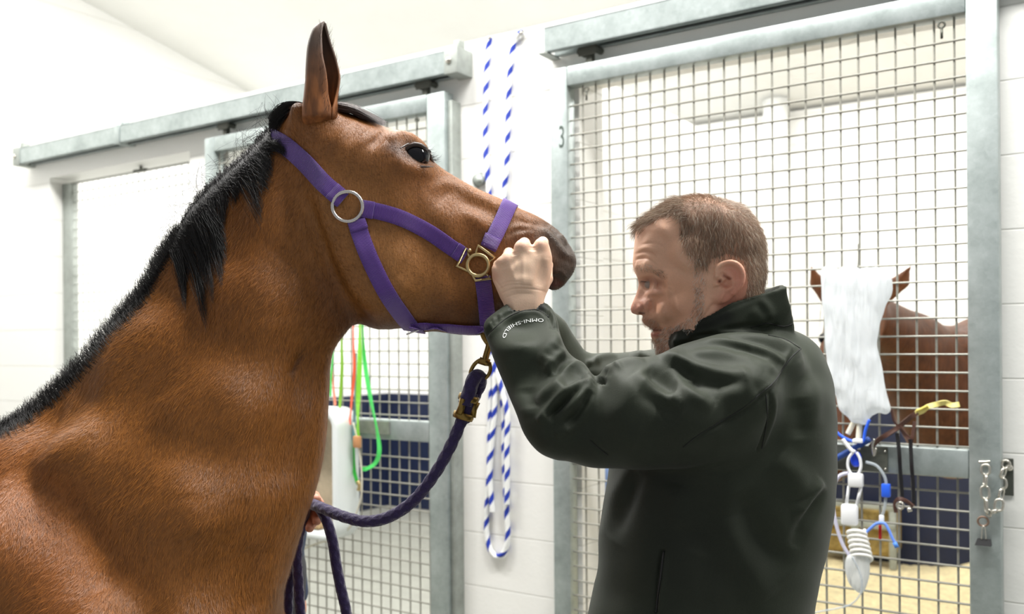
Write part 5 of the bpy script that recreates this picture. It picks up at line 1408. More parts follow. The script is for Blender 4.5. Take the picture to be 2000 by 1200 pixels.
# ---- striped rope hanging on the pier
def stripemat():
    m, nt, b, out = newmat('striped_rope')
    uv = nt.nodes.new('ShaderNodeUVMap'); uv.uv_map = 'UV'; sp = nt.nodes.new('ShaderNodeSeparateXYZ'); nt.links.new(uv.outputs[0], sp.inputs[0])
    a = nt.nodes.new('ShaderNodeMath'); a.operation = 'MULTIPLY'; a.inputs[1].default_value = 1/.080; nt.links.new(sp.outputs[0], a.inputs[0])
    c_ = nt.nodes.new('ShaderNodeMath'); c_.operation = 'ADD'; nt.links.new(a.outputs[0], c_.inputs[0]); nt.links.new(sp.outputs[1], c_.inputs[1])
    f = nt.nodes.new('ShaderNodeMath'); f.operation = 'FRACT'; nt.links.new(c_.outputs[0], f.inputs[0])
    g = nt.nodes.new('ShaderNodeMath'); g.operation = 'LESS_THAN'; g.inputs[1].default_value = .36; nt.links.new(f.outputs[0], g.inputs[0])
    mx = nt.nodes.new('ShaderNodeMix'); mx.data_type = 'RGBA'; nt.links.new(g.outputs[0], mx.inputs[0]); mx.inputs[6].default_value = rgb('#e9ebe9'); mx.inputs[7].default_value = rgb('#1b37a6')
    nt.links.new(mx.outputs[2], b.inputs['Base Color']); b.inputs['Roughness'].default_value = .6
    return m
M['stripe'] = stripemat()
def uvtube(name, P, r, m, t, o, n=12):
    P = [Vector(tuple(p)) for p in P]; V = []; Fc = []; acc = [0]; up = Vector((0, 1, 0))
    for i in range(1, len(P)): acc.append(acc[-1]+(P[i]-P[i-1]).length)
    for i, p in enumerate(P):
        tg = (P[min(i+1, len(P)-1)]-P[max(i-1, 0)]).normalized(); a = tg.cross(up).normalized(); up = a.cross(tg).normalized()
        for k in range(n+1):
            th = 2*PI*k/n; V.append(p+(a*math.cos(th)+up*math.sin(th))*r*(1+.06*math.cos(3*th+acc[i]*150)))
    for i in range(len(P)-1):
        for k in range(n): Fc.append((i*(n+1)+k, i*(n+1)+k+1, (i+1)*(n+1)+k+1, (i+1)*(n+1)+k))
    ob = wpart(MB().add([tuple(v) for v in V], Fc), name, m, t, *o, smooth=True)
    uvl = ob.data.uv_layers.new(name='UV')
    for lp in ob.data.loops: i, k = divmod(lp.vertex_index, n+1); uvl.data[lp.index].uv = (acc[i], k/n)
    return ob
yr = .030
o = w3(972, 700, yr); t = wthing('tie_rope', *o, 'blue and white striped rope looped down the white pier between doors', 'rope')
uvtube('rope', spline(wpath([(957, 72), (953, 100), (950, 150), (948, 220), (949, 300), (955, 380), (960, 500), (963, 640), (960, 740), (957, 840), (955, 930), (951, 1000), (951, 1045), (958, 1075), (972, 1088), (987, 1075), (992, 1045), (989, 985), (985, 900), (984, 820), (978, 760), (970, 700), (975, 600), (980, 480), (984, 385), (990, 320), (992, 240), (995, 160), (1002, 92), (1012, 68), (1022, 62)], yr), 16), .0102, M['stripe'], t, o)
uvtube('doubled_strand', spline(wpath([(964, 700), (973, 735), (982, 770), (991, 810), (990, 870), (991, 930), (990, 985)], yr-.017), 12), .0102, M['stripe'], t, o)
uvtube('doubled_strand', spline(wpath([(962, 705), (966, 740), (966, 800), (961, 860), (957, 930), (962, 1000)], yr-.017), 12), .0102, M['stripe'], t, o)
hk = MB().cyl(w3(955, 74, YW0), w3(955, 74, yr-.01), .006, 10).cyl(w3(1020, 62, YW0), w3(1020, 62, yr-.01), .006, 10)
wpart(MB().cyl(w3(956, 73, YW0-.001), w3(956, 73, yr-.012), .006, 10), 'hook', M['steel'], t, *o, smooth=True)
wpart(MB().cyl(w3(1018, 64, YW0-.001), w3(1018, 64, yr-.012), .006, 10), 'hook', M['steel'], t, *o, smooth=True)
o = w3(938, 352, YW0); t = wthing('wall_bolt', *o, 'small dull steel bolt head on the white pier above the horse nose', 'bolt')
wpart(MB().tube([w3(936, 352, YW0+.004), w3(938, 352, YW0-.02), w3(940, 353, YW0-.035)], [.026, .018, .008], 12), 'head', M['galvd'], t, *o, smooth=True)
wpart(MB().cyl(w3(938, 352, YW0+.01), w3(938, 352, YW0-.002), .03, 16), 'washer', M['galvd'], t, *o, smooth=True)

# ---- straps hanging over the middle door
def strapthing(name, label, pts, col, w_=.016, y=-.075, extra=None, th=.003):
    o = w3(pts[0][0], pts[0][1], y); t = wthing(name, *o, label, 'strap')
    wribbon(pts, w_, th, mat(name+col, col, .55), t, o, 'webbing', y)
    if extra: extra(t, o)
    return t
strapthing('hanging_strap', 'green and yellow strap ending in a tan clip, hanging left of the long green loop', [(703, 560), (703, 650), (702, 720), (699, 790), (699, 840), (699, 862)], '#86d63e', .020, -.085,
    lambda t, o: soft(wpart(MB().box(*(lambda a: (a[0]-.017, a[0]+.017, a[1]-.012, a[1]+.004))(w3(699, 862, -.095)), w3(699, 862, -.095)[2]-.026, w3(699, 862, -.095)[2]+.02, .004), 'clip', mat('tan_clip', '#c08a5c', .5), t, *o)))
strapthing('hanging_strap', 'long green loop of strap curling back at its lower end', [(706, 560), (709, 660), (714, 720), (724, 780), (736, 840), (741, 880), (733, 905), (716, 916), (706, 916)], '#4fd466', .017, -.072)
strapthing('hanging_strap', 'olive green strap hanging nearest the horse throat', [(668, 560), (667, 660), (668, 720), (664, 790), (663, 800)], '#7fb332', .013, -.078)
strapthing('hanging_strap', 'orange red strap hanging between two green ones', [(690, 560), (690, 660), (692, 720), (688, 770), (684, 815), (683, 830)], '#f2633f', .012, -.082)
strapthing('hanging_strap', 'short grey blue strap beside the orange strap', [(695, 690), (694, 760), (692, 820), (690, 860)], '#6c97a3', .011, -.070)
strapthing('hanging_strap', 'dark green strap with a brass end behind the white manger', [(693, 830), (691, 880), (692, 920), (699, 946)], '#2fae3c', .014, -.066,
    lambda t, o: wtube([(699, 940), (702, 950), (700, 958)], .008, brass, t, o, 'end_fitting', -.07))
strapthing('hanging_strap', 'thin green strap showing at the edge of the horse neck', [(654, 640), (650, 690), (646, 740), (645, 775)], '#49cf5e', .010, -.076)
strapthing('hanging_strap', 'thin salmon strap below the thin green one', [(648, 715), (650, 745), (653, 775), (655, 792)], '#f08a6e', .009, -.070)
o = w3(706, 955, -.07); t = wthing('cream_cord', *o, 'thin cream cord looping under the white manger', 'cord')
wtube([(690, 826), (700, 870), (706, 920), (706, 965), (697, 1000), (682, 1032), (655, 1052), (620, 1062), (580, 1078)], .0035, mat('cream_cord', '#cfcab8', .7), t, o, 'cord', -.09)

# ---- white manger on the middle door
def manger():
    x1 = wl(699, 900, -.04)[0]
    d = .05
    while True:
        P = L2W(x1, -d, 1.0)
        if proj(P)[0] < 659 or d > .4: break
        d += .004
    zt = wl(660, 800, -d)[1]; zb = wl(660, 1062, -d)[1]; x0 = x1-.46
    o = ((x0+x1)/2, -.04, zb); t = wthing('manger', *o, 'white rounded plastic manger hung on the middle mesh door', 'manger')
    rr = .075
    def ring(y, inset, xa=x0, xb=x1, za=zb, zb_=zt, r0=rr):
        out = []; r_ = max(r0-inset, .01)
        for cx, cz, a0 in ((xb-inset-r_, zb_-inset-r_, 0), (xa+inset+r_, zb_-inset-r_, 90), (xa+inset+r_, za+inset+r_, 180), (xb-inset-r_, za+inset+r_, 270)):
            for k in range(9):
                a = math.radians(a0+90*k/8); out.append((cx+r_*math.cos(a), y, cz+r_*math.sin(a)))
        return out
    rings = [ring(-.034, .02), ring(-.034, 0), ring(-d+.012, 0), ring(-d+.003, .002), ring(-d, .008), ring(-d, .022), ring(-d+.004, .028), ring(-d+.05, .034), ring(-.06, .045)]
    V = sum(rings, []); n = 36
    Fc = [(i*n+k, i*n+(k+1) % n, (i+1)*n+(k+1) % n, (i+1)*n+k) for i in range(len(rings)-1) for k in range(n)]
    wpart(MB().add(V, Fc), 'shell', mat('white_plastic', '#e2e8e8', .35), t, *o, smooth=True)
    wpart(MB().box(x0+.04, x1-.04, -.062, -.055, zb+.04, zt-.04, .003), 'liner', mat('beige_liner', '#b9ab93', .8, var=.25, scale=12), t, *o)
    wpart(MB().box(x0+.1, x1-.12, -d+.02, -.06, zb+.035, zb+.075, .01), 'feed', mat('feed', '#b79a72', .9, var=.3, scale=60, bump=.004), t, *o)
    return t
manger()

# ---- fluid bag hanging on the numbered door
def bagmat(name, col, a=.8):
    m, nt, b, out = newmat(name)
    b.inputs['Base Color'].default_value = rgb(col); b.inputs['Roughness'].default_value = .22; b.inputs['Alpha'].default_value = a
    tr = nt.nodes.new('ShaderNodeBsdfTranslucent'); tr.inputs[0].default_value = rgb('#f4f8fb')
    mx = nt.nodes.new('ShaderNodeMixShader'); mx.inputs[0].default_value = .45
    nt.links.new(b.outputs[0], mx.inputs[1]); nt.links.new(tr.outputs[0], mx.inputs[2]); nt.links.new(mx.outputs[0], out.inputs[0])
    n = nt.nodes.new('ShaderNodeTexNoise'); n.inputs['Scale'].default_value = 14; tc = nt.nodes.new('ShaderNodeTexCoord'); mp = nt.nodes.new('ShaderNodeMapping'); mp.inputs['Scale'].default_value = (3, 1, .6)
    nt.links.new(tc.outputs['Object'], mp.inputs[0]); nt.links.new(mp.outputs[0], n.inputs['Vector'])
    bp = nt.nodes.new('ShaderNodeBump'); bp.inputs['Distance'].default_value = .02; nt.links.new(n.outputs[0], bp.inputs['Height']); nt.links.new(bp.outputs[0], b.inputs['Normal'])
    return m
def wsolid(name, outline, yc, w0, R, s, m, t, o, wr=0, smooth=4):
    poly = spline([wl(a, b, yc) for a, b in outline], smooth, closed=True)
    lo, hi = poly.min(0)-.01, poly.max(0)+.01
    xs = np.arange(lo[0], hi[0], s); zs = np.arange(lo[1], hi[1], s); ys = np.arange(yc-w0-3*s, yc+w0+3*s, s*.8)
    X2, Z2 = np.meshgrid(xs, zs, indexing='ij')
    V, Q = nets(relief(X2, Z2, ys, poly, np.full(X2.shape, w0), np.full(X2.shape, yc), R), xs, ys, zs); V = relax(V, Q, 2, .5)
    if wr:
        N = normals(V, Q); V = V+N*(wr*(np.sin(V[:, 0]*95+2*np.sin(V[:, 2]*9))*.6+np.sin(V[:, 0]*210+V[:, 2]*25)*.35+np.sin(V[:, 2]*60+V[:, 0]*30)*.25))[:, None]
    ob = mesh_np(name, V-np.array(o), Q, m, t, local=True); return ob
bag_px = [(1607, 529), (1640, 523), (1700, 522), (1732, 529), (1742, 546), (1741, 572), (1735, 592), (1722, 625), (1713, 650), (1711, 672), (1716, 700), (1724, 740), (1734, 782), (1738, 800), (1730, 807), (1706, 812), (1694, 826), (1668, 828), (1655, 817), (1640, 796), (1634, 772), (1622, 768), (1616, 740), (1613, 680), (1610, 620)]
o = w3(1675, 523, -.06); t = wthing('fluid_bag', *o, 'large crumpled clear white fluid bag hanging on the numbered door', 'bag')
wsolid('bag', bag_px, -.062, .020, .030, .0045, bagmat('bag_plastic', '#f4f9fd', .78), t, o, wr=.0042)
wtube([(1676, 476), (1677, 505), (1675, 524)], .0022, M['wire'], t, o, 'hanging_wire', -.05)
cream = mat('cream_plastic', '#ece7d2', .4)
wtube([(1669, 822), (1662, 836), (1656, 848)], .0075, cream, t, o, 'port', -.062); wtube([(1679, 824), (1677, 850), (1675, 878)], .0075, cream, t, o, 'port', -.062)
whitep = mat('white_tube', '#eef0f2', .35); bluep = mat('blue_clip', '#2a63e8', .4); clear = mat('clear_tube', '#c9d3da', .15, alpha=.45)
# blue tie under the bag
o = w3(1675, 862, -.075); t = wthing('cable_tie', *o, 'bright blue tie crossing below the fluid bag', 'tie', 'blue ties on the drip line')
t['label'] = 'bright blue tie knotted right below the fluid bag'
wtube([(1626, 836), (1640, 850), (1658, 860), (1676, 864), (1686, 862), (1690, 842), (1698, 820)], .0042, bluep, t, o, 'tie', -.078)
wtube([(1622, 832), (1632, 842)], .0068, bluep, t, o, 'tie_end', -.078, smooth=1)
wpart(MB().box(*(lambda a, b: (a[0], b[0], -.090, -.070, b[2], a[2]))(w3(1666, 857, -.078), w3(1686, 866, -.078)), .003), 'knot', whitep, t, *o)
# drip line
o = w3(1668, 925, -.08); t = wthing('drip_line', *o, 'white drip tubing with clamps and coil hanging below the fluid bag', 'tubing')
wtube([(1646, 858), (1656, 872), (1667, 884)], .0055, whitep, t, o, 'connector', -.085)
wtube([(1670, 880), (1658, 895), (1656, 912), (1663, 926), (1674, 928), (1681, 915), (1680, 898), (1673, 884)], .0040, whitep, t, o, 'tube_loop', -.085)
wsolid('blue_valve', [(1664, 884), (1678, 884), (1683, 897), (1680, 910), (1668, 912), (1661, 900)], -.072, .008, .008, .002, mat('valve_blue', '#1f49e0', .35), t, o)
def plate(a, b, c_, d, yc, th, m, name, bev=.003): 
    P = w3(a, b, yc); Q_ = w3(c_, d, yc); return soft(wpart(MB().box(min(P[0], Q_[0]), max(P[0], Q_[0]), yc-th/2, yc+th/2, min(P[2], Q_[2]), max(P[2], Q_[2]), bev), name, m, t, *o))
plate(1657, 924, 1686, 953, -.085, .022, whitep, 'clamp_head', .005); plate(1643, 984, 1676, 1028, -.085, .024, whitep, 'clamp_wheel', .007)
wtube([(1658, 950), (1653, 988)], .0042, whitep, t, o, 'clamp_rail', -.085, smooth=1); wtube([(1682, 950), (1673, 988)], .0042, whitep, t, o, 'clamp_rail', -.085, smooth=1)
wtube([(1659, 924), (1640, 930), (1628, 950), (1626, 980), (1632, 1020), (1645, 1062), (1662, 1090)], .0052, mat('lilac_tube', '#d5d4ea', .3), t, o, 'supply_tube', -.078)
coilm = mat('coil_plastic', '#f0f0ea', .4); cb = []
for i in range(64):
    a = i*.62; u_ = i/63; cb.append((1672+12*u_+ (17+2*u_)*math.cos(a), 1036+58*u_+6*math.sin(a), -.085+.016*math.sin(a)))
wtube(cb, .0050, coilm, t, o, 'coil', smooth=3)
wsolid('pouch', [(1662, 1082), (1680, 1070), (1692, 1076), (1698, 1100), (1697, 1130), (1688, 1156), (1676, 1158), (1660, 1140), (1651, 1112), (1653, 1090)], -.085, .016, .020, .004, bagmat('pouch_film', '#eef0ee', .92), t, o, wr=.0015)
wtube([(1664, 1088), (1678, 1115), (1684, 1145), (1678, 1165), (1660, 1182), (1630, 1190), (1590, 1198), (1560, 1215)], .0028, clear, t, o, 'thin_tube', -.10)
wtube([(1691, 903), (1712, 910), (1727, 930), (1731, 946)], .0042, clear, t, o, 'clear_tube', -.07)
o = w3(1730, 958, -.06); t = wthing('line_clip', *o, 'solid blue clip on clear tube in front of the navy boards', 'clip')
plate(1722, 945, 1739, 972, -.07, .018, bluep, 'clip_body', .003)
wtube([(1730, 972), (1728, 990), (1723, 1008)], .0042, clear, t, o, 'clear_tube', -.07); plate(1717, 1006, 1727, 1024, -.07, .012, whitep, 'connector', .003)
plate(1716, 1026, 1722, 1054, -.07, .008, mat('red_stub', '#c01818', .4), 'red_stub', .002)
o = w3(1722, 1022, -.075); t = wthing('cable_tie', *o, 'pale blue tie spread in an upside down V below the blue clip', 'tie', 'blue ties on the drip line')
wtube([(1690, 1042), (1701, 1032), (1713, 1023), (1727, 1023), (1736, 1036), (1743, 1052), (1750, 1064)], .0040, mat('pale_blue_tie', '#6b94f2', .4), t, o, 'tie', -.082)
wtube([(1747, 1060), (1752, 1070)], .0062, mat('mid_blue', '#4f8ae0', .4), t, o, 'tie_end', -.082, smooth=1)

# ---- leather headcollar hung on the numbered door
leather = mat('brown_leather', '#4f3329', .45, var=.2, scale=40); blk = mat('black_strap', '#121114', .4)
o = w3(1765, 870, -.05); t = wthing('leather_headcollar', *o, 'worn brown leather headcollar with two black straps hung on the numbered door', 'headcollar')
def lst(l, wd, m, nm, y=-.052): return wribbon(l, wd, .004, m, t, o, nm, y)
lst([(1700, 874), (1718, 858), (1738, 846), (1756, 834), (1775, 818), (1792, 806)], .013, leather, 'crown_strap')
lst([(1757, 832), (1766, 846), (1777, 860), (1779, 872)], .010, leather, 'cheek_strap'); lst([(1786, 824), (1784, 845), (1779, 868)], .009, leather, 'cheek_strap'); lst([(1742, 800), (1746, 822), (1758, 836)], .006, leather, 'throat_strap')
lst([(1752, 846), (1756, 880), (1759, 930), (1763, 980)], .0095, blk, 'black_strap', -.056); lst([(1778, 858), (1780, 900), (1783, 945), (1785, 988)], .0095, blk, 'black_strap', -.056)
lst([(1750, 1002), (1748, 985), (1755, 975), (1768, 978), (1784, 990)], .010, leather, 'nose_strap', -.060)
wpart(MB().torus(w3(1758, 988, -.062), (0, 1, 0), .009, .003, 18, 8), 'ring', M['steel'], t, *o, smooth=True); wtube([(1775, 992), (1778, 1000)], .006, M['steel'], t, o, 'buckle', -.062, smooth=1)
wtube([(1708, 858), (1704, 872), (1707, 890), (1711, 876)], .0035, M['steel'], t, o, 'snap', -.062)
o = w3(1830, 795, -.05); t = wthing('yellow_tape', *o, 'pale yellow tape twisted through the mesh beside the galvanised upright', 'tape')
wribbon([(1788, 808), (1800, 804), (1812, 795), (1830, 790), (1846, 787), (1860, 792), (1874, 790)], .014, .003, mat('yellow_tape', '#ecdf8a', .5), t, o, 'tape', -.052)
wtube([(1790, 803), (1800, 799), (1812, 793)], .004, mat('yellow_tape2', '#dccb62', .5), t, o, 'tape_edge', -.056)

o = w3(1650, 890, -.05); t = wthing('blue_cord', *o, 'thick dark blue padded cord across the middle rail beside the man back', 'cord')
wtube([(1560, 930), (1600, 912), (1640, 892), (1672, 874), (1698, 858)], .017, mat('royal_blue_pad', '#1c4590', .6), t, o, 'cord', -.058, flat=.5)
# ---- latch plate, chain and binder clip
o = w3(1970, 930, YW0); t = wthing('latch_plate', *o, 'dark steel latch plate bolted to the white wall right of the door', 'plate')
wpart(MB().box(w3(1961, 930, YW0)[0], w3(1980, 930, YW0)[0], YW0-.006, YW0+.002, wl(1970, 968, YW0)[1], wl(1970, 896, YW0)[1], .001), 'plate', mat('dark_plate', '#565952', .5, .5, var=.15, scale=40), t, *o)
wpart(MB().ball(w3(1971, 914, YW0-.008), .010, 8), 'bolt', M['steel'], t, *o, smooth=True)
o = w3(1925, 905, -.04); t = wthing('door_chain', *o, 'short bright steel chain looped between door upright and wall plate', 'chain')
def link_(a, b, r=.0034, wd=.0098, tw=0):
    A, B = Vector(a), Vector(b); d = (B-A); L_ = d.length; d.normalize(); s_ = Vector((0, 1, 0)).cross(d).normalized() if tw == 0 else (Vector((0, 1, 0))*.9+Vector((0, 1, 0)).cross(d).normalized()*.35).normalized()
    P = []
    for k in range(20):
        a_ = 2*PI*k/20; c_ = math.cos(a_); sn = math.sin(a_)
        P.append(A+(B-A)*.5+d*((L_/2-wd)*(1 if c_ > 0 else -1)*min(1, abs(c_)*3)+wd*c_)+s_*wd*sn)
    return MB().tube(P, r, 8, closed=True)
cpx = [(1925, 908), (1925, 928), (1923, 950), (1925, 975), (1927, 1003), (1936, 1002), (1949, 998), (1953, 976), (1958, 955), (1956, 934), (1962, 915), (1966, 900)]
for i in range(len(cpx)-1):
    a, b = cpx[i], cpx[i+1]; ya = -.045 if i < 7 else -.02
    wpart(link_(w3(*a, ya), w3(*b, ya), tw=i % 2), 'chain_link', M['steel'], t, *o, smooth=True)
wtube([(1912, 903), (1922, 903), (1934, 902)], .004, M['steel'], t, o, 'staple', -.036)
o = w3(1920, 1060, -.04); t = wthing('binder_clip', *o, 'black binder clip hanging from a rusty ring under the chain', 'clip')
wpart(MB().torus(w3(1920, 1019, -.042), (0, 1, .1), .0125, .0028, 22, 8), 'ring', mat('rusty_ring', '#8a7364', .5, .6), t, *o, smooth=True)
cz = wl(1922, 1066, -.042)[1]; cx = wl(1922, 1060, -.042)[0]; tz = wl(1922, 1053, -.042)[1]; hw = .0175
wpart(MB().add([(cx-hw-.004, -.030, cz), (cx+hw, -.030, cz), (cx+hw, -.052, cz), (cx-hw-.004, -.052, cz), (cx-hw+.002, -.040, tz), (cx+hw-.001, -.040, tz), (cx+hw-.001, -.044, tz), (cx-hw+.002, -.044, tz)],
    [(3, 2, 1, 0), (4, 5, 6, 7), (0, 1, 5, 4), (1, 2, 6, 5), (2, 3, 7, 6), (3, 0, 4, 7)]), 'clip_body', M['black'], t, *o)
wtube([(1917, 1054), (1918, 1040), (1919, 1030), (1923, 1030), (1925, 1042), (1926, 1054)], .0018, M['steel'], t, o, 'clip_handle', -.046)

# ---- inside the numbered stall
o = (-1.32, .42, 0); t = wthing('feed_sack', *o, 'pale blue sack standing inside the numbered stall against the left jamb', 'sack')
def sack():
    xs = np.arange(-1.425, -1.10, .01); ys = np.arange(.24, .66, .01); zs = np.arange(.0, 1.0, .01)
    X3, Y3, Z3 = xs[:, None, None], ys[None, :, None], zs[None, None, :]
    cx, cy, hx, hy = -1.262, .45, .125-.03, .17-.03
    qx = np.abs(X3-cx)-hx+.02*np.sin(Z3*14+Y3*9); qy = np.abs(Y3-cy)-hy+.015*np.sin(Z3*11+X3*20); qz = np.abs(Z3-.47)-.43+.03*np.sin(X3*22)
    d = np.sqrt(np.maximum(qx, 0)**2+np.maximum(qy, 0)**2+np.maximum(qz, 0)**2)+np.minimum(np.maximum(qx, np.maximum(qy, qz)), 0)-.03
    V, Q = nets(d, xs, ys, zs); V = relax(V, Q, 2); V[:, 2] = np.maximum(V[:, 2]-V[:, 2].min()+.055, .05)
    mesh_np('sack_body', V-np.array(o), Q, mat('pale_blue_sack', '#93aee0', .5, var=.12, scale=9), t, local=True)
sack()
wpart(MB().box(-1.425, -1.40, .24, .33, .25, .90, .006), 'dark_edge', mat('dark_sack_edge', '#28303c', .6), t, *o)
o = w3(1680, 1040, 3.3); t = wthing('hay_rack', o[0], 3.3, 0.05, 'low grey metal rack with yellow hay at the back of the numbered stall', 'rack')
ax0, ax1 = wl(1600, 1040, 3.2)[0], wl(1745, 1040, 3.2)[0]; zt_, zb_ = wl(1680, 985, 3.2)[1], .10
oo = (o[0], 3.3, .05)
for X in (ax0, (ax0+ax1)/2, ax1): soft(wpart(MB().box(X-.02, X+.02, 3.17, 3.21, .06, zt_, .004), 'post', M['galvd'], t, *oo))
for Z in (zt_, (zt_+zb_)/2+.05): soft(wpart(MB().box(ax0-.02, ax1+.02, 3.165, 3.20, Z-.02, Z+.02, .004), 'bar', M['galvd'], t, *oo))
wpart(MB().box(ax0, ax1, 3.22, 3.46, .12, zt_-.03, .03), 'hay', mat('hay', '#a58d52', .9, var=.55, scale=9, bump=.02, bscale=40), t, *oo)

# ---- chestnut horse looking out over the mesh
def horse2():
    hx, hz = wl(1674, 600, .62)
    s = .011
    xs = np.arange(hx-.30, .68, s); ys = np.arange(.16, 1.95, s); zs = np.arange(.02, 1.80, s)
    X3, Y3, Z3 = xs[:, None, None], ys[None, :, None], zs[None, None, :]
    cap = lambda a, b, ra, rb: capsule(X3, Y3, Z3, a, b, ra, rb)
    ez = hz-.02
    f = cap((hx, .60, ez), (hx-.01, .52, ez-.16), .100, .092); f = smin(f, cap((hx-.01, .52, ez-.16), (hx-.015, .36, ez-.46), .085, .055), .03)
    f = smin(f, ellipsoid(X3, Y3, Z3, (hx-.015, .33, ez-.50), (.060, .065, .06)), .02)
    f = smin(f, cap((hx, .66, ez+.0), (hx+.14, 1.15, ez-.18), .085, .15), .05)
    f = smin(f, ellipsoid(X3, Y3, Z3, (hx+.34, 1.32, ez-.26), (.24, .30, .26)), .06)
    f = smin(f, ellipsoid(X3, Y3, Z3, (hx+.52, 1.42, ez-.36), (.30, .34, .36)), .06)
    f = smin(f, cap((hx+.10, 1.0, ez-.16), (hx+.22, 1.20, ez-.48), .15, .16), .05)
    f = smin(f, cap((.20, 1.20, ez-.42), (.42, 1.30, .66), .115, .06), .04)
    for lx, ly in ((.44, 1.30), (.40, 1.46), (.52, 1.22), (.56, 1.62)):
        f = smin(f, cap((lx, ly, ez-.45), (lx, ly, .55), .085, .052), .04); f = smin(f, cap((lx, ly, .55), (lx, ly, .16), .045, .036), .02); f = smin(f, cap((lx, ly, .14), (lx, ly, .09), .045, .055), .015)
    for sd in (-1, 1):
        tip = wl(1584 if sd < 0 else 1778, 521, .58); base = (hx+sd*.085, .60, ez+.055)
        mid = ((base[0]*.45+tip[0]*.55)+sd*.012, .60, base[2]*.5+tip[1]*.5)
        f = smin(f, cap(base, mid, .036, .026), .01); f = smin(f, cap(mid, (tip[0], .58, tip[1]), .026, .005), .006)
    V, Q = nets(f, xs, ys, zs); V = relax(V, Q, 3)
    o2 = (hx+.2, 1.1, .0)
    W3 = np.array([tuple(L2W(*v)) for v in V]); base = np.array(tuple(L2W(*o2)))
    ob = mesh_np('horse', W3-base, Q, fur_mat('chestnut_coat', rough=.5, fine=60, bump=.002, var=.5, spec=.3, stretch=(1.5, 1.5, .3))); ob.location = base; ob.matrix_world = Matrix.Translation(base)
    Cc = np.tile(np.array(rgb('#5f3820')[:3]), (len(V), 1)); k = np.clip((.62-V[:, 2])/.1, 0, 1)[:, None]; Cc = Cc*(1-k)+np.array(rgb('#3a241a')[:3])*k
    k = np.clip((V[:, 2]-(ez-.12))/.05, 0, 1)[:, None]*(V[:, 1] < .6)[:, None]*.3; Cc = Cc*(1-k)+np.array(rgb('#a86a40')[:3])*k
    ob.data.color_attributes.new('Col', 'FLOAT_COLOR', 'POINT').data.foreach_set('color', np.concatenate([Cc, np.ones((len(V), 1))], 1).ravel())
    tag(ob, 'chestnut horse standing in the numbered stall behind the hanging fluid bag', 'horse')
    for sd in (-1, 1):
        P = L2W(hx+sd*.082, .50, ez-.09); MB().ball(P, .020, 10).build('eyeball', eyem, ob, smooth=True)
    ps = []
    for i in range(420):
        a = np.array((hx+rng.normal(0, .03), .56, ez+.09)); ps.append(np.array([tuple(L2W(*(a+np.array((rng.normal(0, .006)*k_, -.05*k_, -.045*k_*k_-.02*k_))))) for k_ in (0, .6, 1.2, 1.8)]))
    strands('forelock', ps, [.0012]*len(ps), M['forelock'], ob)
horse2()

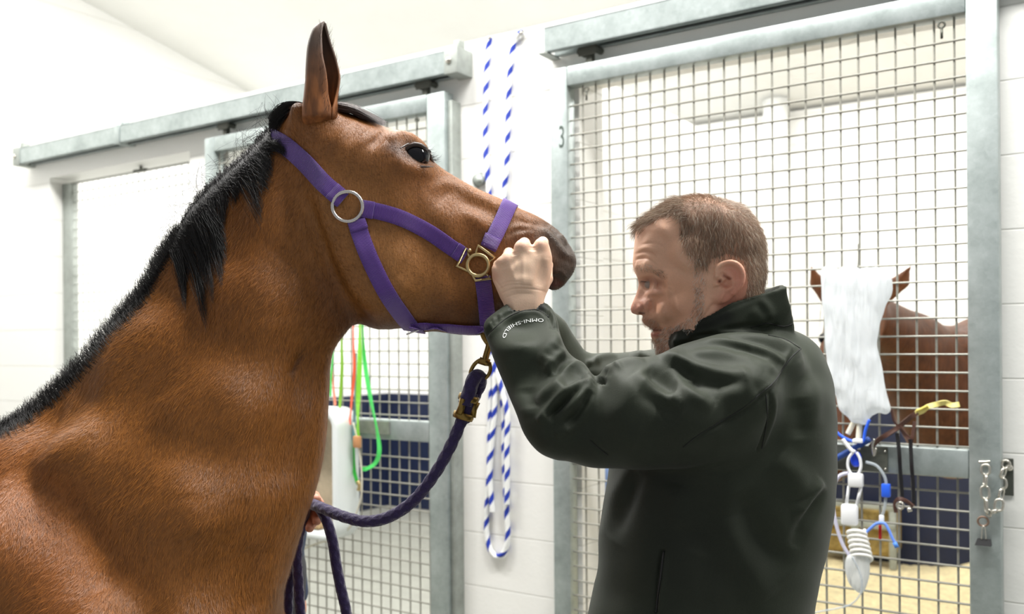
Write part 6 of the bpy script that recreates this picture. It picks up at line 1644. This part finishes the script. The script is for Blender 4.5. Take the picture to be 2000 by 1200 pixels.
# ================================================================ the person hidden behind the horse
def helper():
    base = np.array((at(505, 900, 2.2).x, 2.2, 0))
    def body(s, x0, x1, y0, y1, z0, z1, prims):
        xs = np.arange(x0, x1, s); ys = np.arange(y0, y1, s); zs = np.arange(z0, z1, s); X3, Y3, Z3 = xs[:, None, None], ys[None, :, None], zs[None, None, :]
        f = None
        for p in prims:
            g = capsule(X3, Y3, Z3, *p[1:5]) if p[0] == 'c' else ellipsoid(X3, Y3, Z3, p[1], p[2]); k = p[5] if p[0] == 'c' and len(p) > 5 else .02
            f = g if f is None else smin(f, g, k)
        V, Q = nets(f, xs, ys, zs); return relax(V, Q, 2), Q
    A = lambda a, b, Y: tuple(at(a, b, Y))
    H = at(508, 560, 2.2); cx = H.x
    parts = [('e', (cx, 2.2, H.z+.02), (.088, .072, .105)), ('e', (cx+.055, 2.2, H.z-.03), (.045, .05, .06)), ('c', (cx+.09, 2.2, H.z+.012), (cx+.102, 2.2, H.z-.006), .010, .013, .008), ('c', (cx-.01, 2.2, H.z-.05), (cx-.02, 2.2, H.z-.2), .055, .06)]
    parts += [('e', (cx-.02, 2.2, 1.12), (.10, .15, .26)), ('c', (cx-.02, 2.10, .9), (cx-.01, 2.11, .5), .085, .055), ('c', (cx-.01, 2.11, .5), (cx-.03, 2.11, .08), .055, .035), ('c', (cx-.02, 2.30, .9), (cx-.01, 2.29, .5), .085, .055), ('c', (cx-.01, 2.29, .5), (cx-.03, 2.29, .08), .055, .035)]
    el = A(500, 930, 2.02); wr = A(575, 1006, 1.84)
    parts += [('c', (cx-.02, 2.06, 1.30), el, .045, .036), ('c', el, wr, .036, .026), ('c', (cx-.02, 2.34, 1.30), (cx, 2.38, 1.0), .045, .036), ('c', (cx, 2.38, 1.0), (cx+.05, 2.34, .78), .034, .024)]
    V1, Q1 = body(.009, cx-.2, cx+.25, 1.8, 2.5, .04, 1.75, parts)
    hp = [('c', wr, A(590, 1000, 1.80), .024, .026), ('e', A(596, 1000, 1.79), (.030, .020, .034))]
    for (a, b, c_) in (((598, 974), (614, 970), (625, 984)), ((602, 984), (622, 986), (627, 998)), ((600, 1002), (618, 1006), (619, 1018)), ((596, 1014), (609, 1022), (605, 1032))):
        hp += [('c', A(*a, 1.79), A(*b, 1.765), .0105, .0098, .004), ('c', A(*b, 1.765), A(*c_, 1.745), .0098, .0085, .004)]
    hp += [('c', A(590, 985, 1.79), A(604, 970, 1.755), .013, .011, .006), ('c', A(604, 970, 1.755), A(618, 976, 1.735), .011, .009, .004)]
    x0 = A(560, 0, 1.79)[0]; V2, Q2 = body(.0025, x0, x0+.085, 1.70, 1.87, A(0, 1050, 1.79)[2], A(0, 955, 1.79)[2], hp)
    V = np.concatenate([V1, V2]); Q = np.concatenate([Q1, Q2+len(V1)])
    ob = mesh_np('person', V-base, Q, mat('helper_skin', '#c98d74', .5)); ob.location = base; ob.matrix_world = Matrix.Translation(base)
    tag(ob, 'person hidden behind the bay horse neck, only a hand on the purple rope showing', 'person')
    Vj, Qj = body(.010, cx-.22, cx+.2, 1.84, 2.5, .80, 1.48, [('e', (cx-.02, 2.2, 1.12), (.13, .185, .36)), ('c', (cx-.02, 2.06, 1.30), el, .062, .052), ('c', el, tuple(np.array(el)*.25+np.array(wr)*.75), .050, .036), ('c', (cx-.02, 2.34, 1.30), (cx, 2.38, 1.0), .062, .05), ('c', (cx, 2.38, 1.0), (cx+.04, 2.35, .82), .05, .036)])
    mesh_np('jacket', Vj, Qj, mat('helper_jacket', '#2d3a55', .7), ob)
    Vt, Qt = body(.012, cx-.22, cx+.22, 1.94, 2.46, .06, .99, [('e', (cx-.02, 2.2, .90), (.12, .17, .12)), ('c', (cx-.02, 2.10, .86), (cx-.01, 2.11, .5), .10, .07), ('c', (cx-.01, 2.11, .5), (cx-.03, 2.11, .10), .07, .055), ('c', (cx-.02, 2.30, .86), (cx-.01, 2.29, .5), .10, .07), ('c', (cx-.01, 2.29, .5), (cx-.03, 2.29, .10), .07, .055)])
    mesh_np('trousers', Vt, Qt, mat('helper_trousers', '#33343a', .8), ob)
    for dy in (-.09, .09):
        Vs, Qs = body(.009, cx-.12, cx+.2, 2.2+dy-.08, 2.2+dy+.08, -.03, .14, [('c', (cx-.04, 2.2+dy, .045), (cx+.12, 2.2+dy, .04), .045, .04)]); Vs[:, 2] = np.maximum(Vs[:, 2], .002); mesh_np('shoe', Vs, Qs, mat('helper_shoe', '#201c1a', .5), ob)
    Vh, Qh = body(.008, cx-.13, cx+.1, 2.08, 2.32, H.z-.07, H.z+.16, [('e', (cx-.018, 2.2, H.z+.045), (.092, .080, .095))]); mesh_np('hair', Vh, Qh, mat('helper_hair', '#4a3324', .7, bump=.004, bscale=60), ob)
helper()
bpy.context.view_layer.update()
